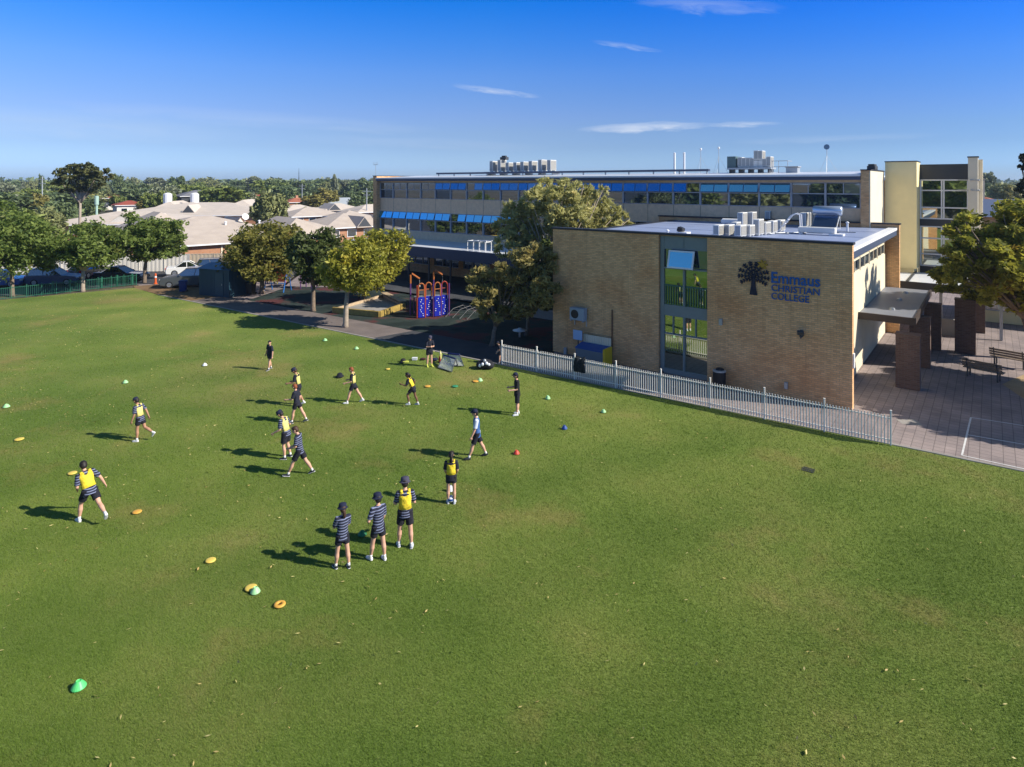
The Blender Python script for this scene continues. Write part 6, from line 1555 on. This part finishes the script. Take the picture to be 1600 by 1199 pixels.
    for n in 'LR':
        hj, k, an, fd_, fn_ = J[n]
        b.loft([hj + Z_*.03*H, hj - Z_*.02*H, hj.lerp(k, .45), k, k.lerp(an, .15), k.lerp(an, .38) - fwd*.006*H, k.lerp(an, .75), an, an - fn_*.015*H],
               [.042*H*w_, .046*H*w_, .043*H*w_, .034*H, .033*H, .036*H, .025*H, .019*H, .020*H], n=12)
        b.loft([an - fd_*.02*H - fn_*.018*H, an + fd_*.03*H - fn_*.018*H, an + fd_*.085*H - fn_*.028*H], [.02*H, .022*H, .02*H], [.018*H, .016*H, .010*H], right=fd_.cross(fn_), n=8)
    b.build('body', skinm, t, smooth=True, remesh=.0075)
    for sx in (-1, 1): MB().ell(hc + hd_r*(sx*.019*H) + hd_f*.052*H + hd_up*.012*H, (.007*H, .005*H, .005*H), MH, n=8, k=6).build('eye', M_eye, t, smooth=True)
    MB().ell(hc + hd_f*.053*H - hd_up*.034*H, (.014*H, .003*H, .004*H), MH, n=8, k=5).build('mouth', mat('lips', (.32, .12, .10), .5), t, smooth=True)
    # ---- shirt
    g = .010*H; sh_ = MB()
    sh_.loft([T(-.075), T(-.05), T(.03), T(.10), T(.20), T(.262), T(.292), T(.312)], [.108*H*w_, .108*H*w_, .100*H*w_, .091*H*w_, .099*H*w_, .105*H*w_, .068*H*w_, .040*H],
             [.084*H*w_, .084*H*w_, .076*H*w_, .068*H*w_, .073*H*w_, .066*H, .050*H, .037*H], right=rt, n=18)
    for nm, sx in (('L', -1), ('R', 1)):
        sj, e_, wr, d1, d2 = arms[nm]
        sh_.loft([T(.262, sx*.055), sj, sj.lerp(e_, .45), sj.lerp(e_, .82)], [.046*H, .044*H, .042*H, .042*H], n=12)
    sh_.build('shirt', shirt, t, smooth=True, remesh=.010)
    if shirt is C_polo:
        y_ = MB()
        for sx in (-1, 1): 
            sj, e_, wr, d1, d2 = arms['L' if sx < 0 else 'R']
            y_.loft([T(.275, sx*.07), sj + up*.004*H, sj.lerp(e_, .45), sj.lerp(e_, .84)], [.042*H, .047*H, .0445*H, .0445*H], n=12)
        y_.loft([T(-.044, .055, 0), T(.02, .06, 0), T(.06, .055, 0)], [.046*H, .046*H, .02*H], [.079*H, .078*H, .05*H], right=rt, n=12)
        y_.build('sleeve_panel', C_polow, t, smooth=True, remesh=.010)
    # ---- shorts
    so = MB(); so.loft([T(.035), T(.0), T(-.045)], [.090*H*w_, .098*H*w_, .094*H*w_], [.068*H*w_, .076*H*w_, .074*H*w_], right=rt, n=16)
    for n in 'LR':
        hj, k, an, fd_, fn_ = J[n]
        so.loft([hj + Z_*.02*H, hj - Z_*.02*H, hj.lerp(k, shortlen*.6), hj.lerp(k, shortlen)], [.066*H*w_, .066*H*w_, .062*H*w_, .062*H*w_], n=14)
    so.build('shorts', shorts, t, smooth=True, remesh=.010)
    # ---- bib: front and back panels joined by shoulder straps
    if bib:
        bb = MB(); rows = [(.045, .1005, .0765), (.12, .0915, .0715), (.19, .1000, .0755), (.235, .1055, .0735)]
        n_ = 13; span_ = 78
        for face_ in (-1, 1):
            ring = []
            for u_, ax, ay in rows:
                ring.append([T(u_, ax*w_*math.sin(R(-span_+2*span_*i/(n_-1))), face_*ay*w_*math.cos(R(-span_+2*span_*i/(n_-1)))) for i in range(n_)])
            top = []
            for i in range(n_):
                f_ = -1+2*i/(n_-1); x = .092*f_*w_; u_ = .292 if .35 < abs(f_) < .85 else (.245 + .05*min(1, abs(f_)/.35) if abs(f_) <= .35 else .262)
                top.append(T(u_, x, face_*(.055 - .01*abs(f_))*w_))
            ring.append(top)
            for a in range(len(ring)-1):
                for i in range(n_-1): bb.face([ring[a][i], ring[a][i+1], ring[a+1][i+1], ring[a+1][i]])
        for sx in (-1, 1):
            for i in range(6):
                a0, a1 = math.pi*i/6, math.pi*(i+1)/6
                q = lambda a, x: T(.292 + .020*math.sin(a), x, .050*math.cos(a)*w_)
                bb.face([q(a0, sx*.038*w_), q(a0, sx*.080*w_), q(a1, sx*.080*w_), q(a1, sx*.038*w_)])
        o = bb.build('bib', bib, t, smooth=True, recalc=False); k_ = o.modifiers.new('solid', 'SOLIDIFY'); k_.thickness = .005; k_.offset = 1
        bm = bmesh.new(); bm.from_mesh(o.data); bmesh.ops.remove_doubles(bm, verts=bm.verts, dist=.0008); bmesh.ops.recalc_face_normals(bm, faces=bm.faces); bm.to_mesh(o.data); bm.free()
    # ---- feet
    for n in 'LR':
        hj, k, an, fd_, fn_ = J[n]; r_ = fd_.cross(fn_).normalized()
        MB().loft([an.lerp(k, .17), an.lerp(k, .05), an - fn_*.008*H], [.0235*H, .0225*H, .024*H], n=10).build('sock', socks, t, smooth=True)
        bz = an - fn_*.020*H
        so_ = MB().loft([bz - fd_*.034*H, bz - fd_*.026*H, bz + fd_*.005*H, bz + fd_*.05*H - fn_*.003*H, bz + fd_*.088*H - fn_*.007*H, bz + fd_*.104*H - fn_*.009*H], [.016*H, .022*H, .024*H, .027*H, .023*H, .010*H], [.018*H, .024*H, .026*H, .018*H, .013*H, .008*H], right=r_, n=12).build('shoe', shoes, t, smooth=True)
        bs = an - fn_*.039*H
        MB().loft([bs - fd_*.038*H, bs - fd_*.028*H, bs + fd_*.02*H, bs + fd_*.06*H, bs + fd_*.095*H, bs + fd_*.110*H], [.014*H, .023*H, .024*H, .029*H, .024*H, .010*H], [.006*H]*6, right=r_, n=12).build('sole', sole or C_white, so_)
    # ---- hair and hats
    HH = lambda x, y, z: hc + hd_r*x*H + hd_f*y*H + hd_up*z*H
    if hair:
        hm = MB(); hm.ell(HH(0, -.010, .022), (.054*H, .060*H, .058*H), MH); hm.ell(HH(0, -.028, -.004), (.050*H, .042*H, .052*H), MH)
        if not hat: hm.ell(HH(.008, .028, .052), (.042*H, .030*H, .022*H), MH, n=10, k=7)
        if pony:
            bk = HH(0, -.06, .012 if not hat else -.02)
            hm.loft([bk, bk - hd_f*.022*H - Z_*.02*H, bk - hd_f*.022*H - Z_*(pony*.5)*H, bk - hd_f*.008*H - Z_*pony*H], [.020*H, .027*H, .028*H, .010*H], n=10)
        hm.build('hair', hair, t, smooth=True, remesh=.010)
    if hat == 'bucket':
        MB().lathe([(.085*H, .018*H), (.082*H, .014*H), (.064*H, .034*H), (.0625*H, .062*H), (.058*H, .082*H), (.035*H, .092*H), (.005*H, .094*H)], hc + hd_f*.002*H, n=20, M=MH).build('hat', hatm, t, smooth=True)
    elif hat == 'cap':
        cp_ = MB().lathe([(.0605*H, .026*H), (.060*H, .05*H), (.048*H, .074*H), (.022*H, .086*H), (.004*H, .088*H)], hc, n=18, M=MH).build('cap', hatm, t, smooth=True)
        v_ = MB(); pts = [(-.045, .035), (-.040, .075), (-.018, .098), (.018, .098), (.040, .075), (.045, .035)]
        v_.extrude([HH(x, y, .030) for x, y in pts], hd_up*.006*H); v_.build('visor', hatm, cp_)
    return t

W = dict(spread=2)
person('boy in navy top with no hat, farthest of the walkers, arms hanging', 421, 578, 1.52, 150, lean=4, side=-10, hipL=8, hipR=-10, kneeR=4, abL=20, abR=10, headp=8, heady=40, shirt=C_navy, hair=H_dark, shoes=C_black, spread=-1)
person('boy in yellow bib and navy bucket hat behind the red haired child', 466, 634, 1.62, 88, lean=10, hipL=6, kneeL=10, hipR=2, kneeR=34, shR=15, elR=70, shL=20, elL=75, headp=20, shirt=C_navy, bib=C_bibp, hat='bucket', hair=H_brown, shoes=C_white, skinm=S_tan)
person('red haired child in dark shirt walking left, hand held out', 464, 661, 1.55, 80, lean=6, hipL=16, kneeL=8, hipR=-24, kneeR=6, shL=20, elL=72, shR=-10, elR=30, headp=10, shirt=C_navy, hair=H_red, shoes=C_black)
person('boy in yellow bib, black bucket hat and striped shirt, next to the striding boy', 447, 716, 1.66, 78, lean=14, hipL=4, kneeL=12, hipR=2, kneeR=18, shL=15, elL=60, shR=-5, elR=85, abR=20, headp=25, bib=C_bibp, hat='bucket', hair=H_dark, shoes=C_black, build_=1.02, shortlen=.8)
person('brown haired boy in striped shirt striding left with arms bent', 468, 743, 1.66, 92, lean=6, hipL=26, kneeL=4, hipR=-24, kneeR=10, shL=10, elL=70, inL=18, shR=18, elR=40, headp=22, heady=10, hair=H_brown, shoes=C_black, spread=1, shortlen=.8)
person('red haired child in pale bib and white shoes walking left', 552, 630, 1.58, 88, lean=4, hipL=20, kneeL=4, hipR=-26, kneeR=6, shL=10, elL=70, shR=5, elR=80, headp=12, shirt=C_navy, bib=C_bibp, hair=H_red, shoes=C_white)
person('running girl in yellow bib with dark ponytail', 645, 634, 1.45, 82, lean=26, hipL=36, kneeL=48, hipR=-12, kneeR=8, shL=40, elL=95, shR=-35, elR=80, headp=0, skinm=S_brown, shirt=C_navy, bib=C_bib, hair=H_dark, pony=.12, shoes=C_grey, sole=C_white)
person('child with folded arms, dark cap and lime socks by the rebound nets', 671, 573, 1.62, 205, lean=4, hipL=2, hipR=-2, shL=25, elL=85, inL=60, shR=25, elR=85, inR=60, headp=18, shirt=C_navy, hat='cap', hatm=C_hat2, hair=H_dark, socks=C_lime, shoes=C_lime, sole=C_lime)
person('boy in black with white shoes standing left of the fence, forearms out', 808, 648, 1.70, 98, lean=2, hipL=2, hipR=-4, shL=8, elL=82, shR=4, elR=82, headp=6, shirt=mat('cloth_black', (.008, .009, .012), .9), hat='cap', hair=H_dark, shoes=C_white, shortlen=.95)
person('teacher in blue and white polo and navy cap walking left', 745, 716, 1.70, 96, lean=2, hipL=20, kneeL=2, hipR=-20, kneeR=6, shL=14, elL=14, shR=-8, elR=14, headp=6, shirt=C_polo, hat='cap', hair=H_dark, shoes=C_black, sole=C_black, shortlen=.85)
person('girl in yellow bib with long dark hair standing with her back to us', 705, 787, 1.52, 4, hipL=1, hipR=-1, abL=9, abR=9, shL=6, elL=40, shR=6, elR=40, inL=14, inR=14, headp=12, shirt=C_navy, bib=C_bib, hair=H_dark, pony=.19, shoes=C_grey, sole=C_white, spread=2, shortlen=.5)
person('tallest standing child in yellow bib and faded bucket hat', 633, 855, 1.76, 12, lean=3, hipL=4, hipR=-5, abL=12, abR=12, shL=12, elL=60, shR=10, elR=55, headp=10, bib=C_bib, hat='bucket', hatm=C_hat2, hair=H_dark, shoes=C_grey, spread=6, shortlen=.75, build_=.97)
person('child in striped shirt and navy hat, hand on hip, middle of the standing three', 591, 876, 1.64, 42, lean=3, side=2, hipL=10, hipR=-6, abL=28, shL=-8, elL=70, inL=50, abR=8, shR=10, elR=30, headp=6, hat='bucket', hair=H_dark, shoes=C_white, spread=5)
person('girl in striped shirt and navy hat with a braid, nearest to the camera', 535, 888, 1.54, 34, lean=3, side=3, hipL=6, hipR=-6, shL=22, elL=85, inL=40, shR=22, elR=85, inR=40, headp=6, hat='bucket', hair=H_brown, pony=.13, shoes=C_black, spread=6, shortlen=.55)
person('running boy in yellow bib and white shoes with short dark hair', 140, 815, 1.74, 52, lean=24, side=-6, hipL=26, kneeL=22, hipR=-36, kneeR=26, shL=10, elL=70, abL=14, inL=20, shR=4, elR=22, abR=30, headp=10, bib=C_bib, hair=H_dark, shoes=C_white, spread=8, build_=1.0, shortlen=.7)
person('boy in yellow bib and cap stepping left, alone on the left of the field', 219, 689, 1.60, 80, lean=12, hipL=6, kneeL=6, hipR=-16, kneeR=46, shL=12, elL=20, shR=-24, elR=20, abR=14, headp=14, skinm=S_tan, bib=C_bibp, hat='cap', hair=H_dark, shoes=C_white)
person('small child in dark clothes and cap at the left end of the picket fence', 781, 568, 1.15, 95, lean=8, hipL=4, hipR=-6, shL=10, elL=40, shR=5, elR=40, headp=14, shirt=C_navy, hat='cap', hair=H_dark, shoes=C_black)

# ------------------------------------------------------------------ thin air between here and the horizon
hz = bpy.data.materials.new('haze'); hz.use_nodes = True; t = hz.node_tree; t.nodes.clear()
v = N(t, 'ShaderNodeVolumePrincipled'); v.inputs['Color'].default_value = (.66, .82, 1.0, 1); v.inputs['Density'].default_value = .00022; v.inputs['Anisotropy'].default_value = .2
o = N(t, 'ShaderNodeOutputMaterial'); t.links.new(v.outputs[0], o.inputs['Volume'])
tag(MB().box(-2100, 2100, -90, 1800, -1.05, 25).build('haze', hz), 'thin pale air over the far suburb', 'haze', None, 'stuff')
sc.cycles.volume_bounces = 0
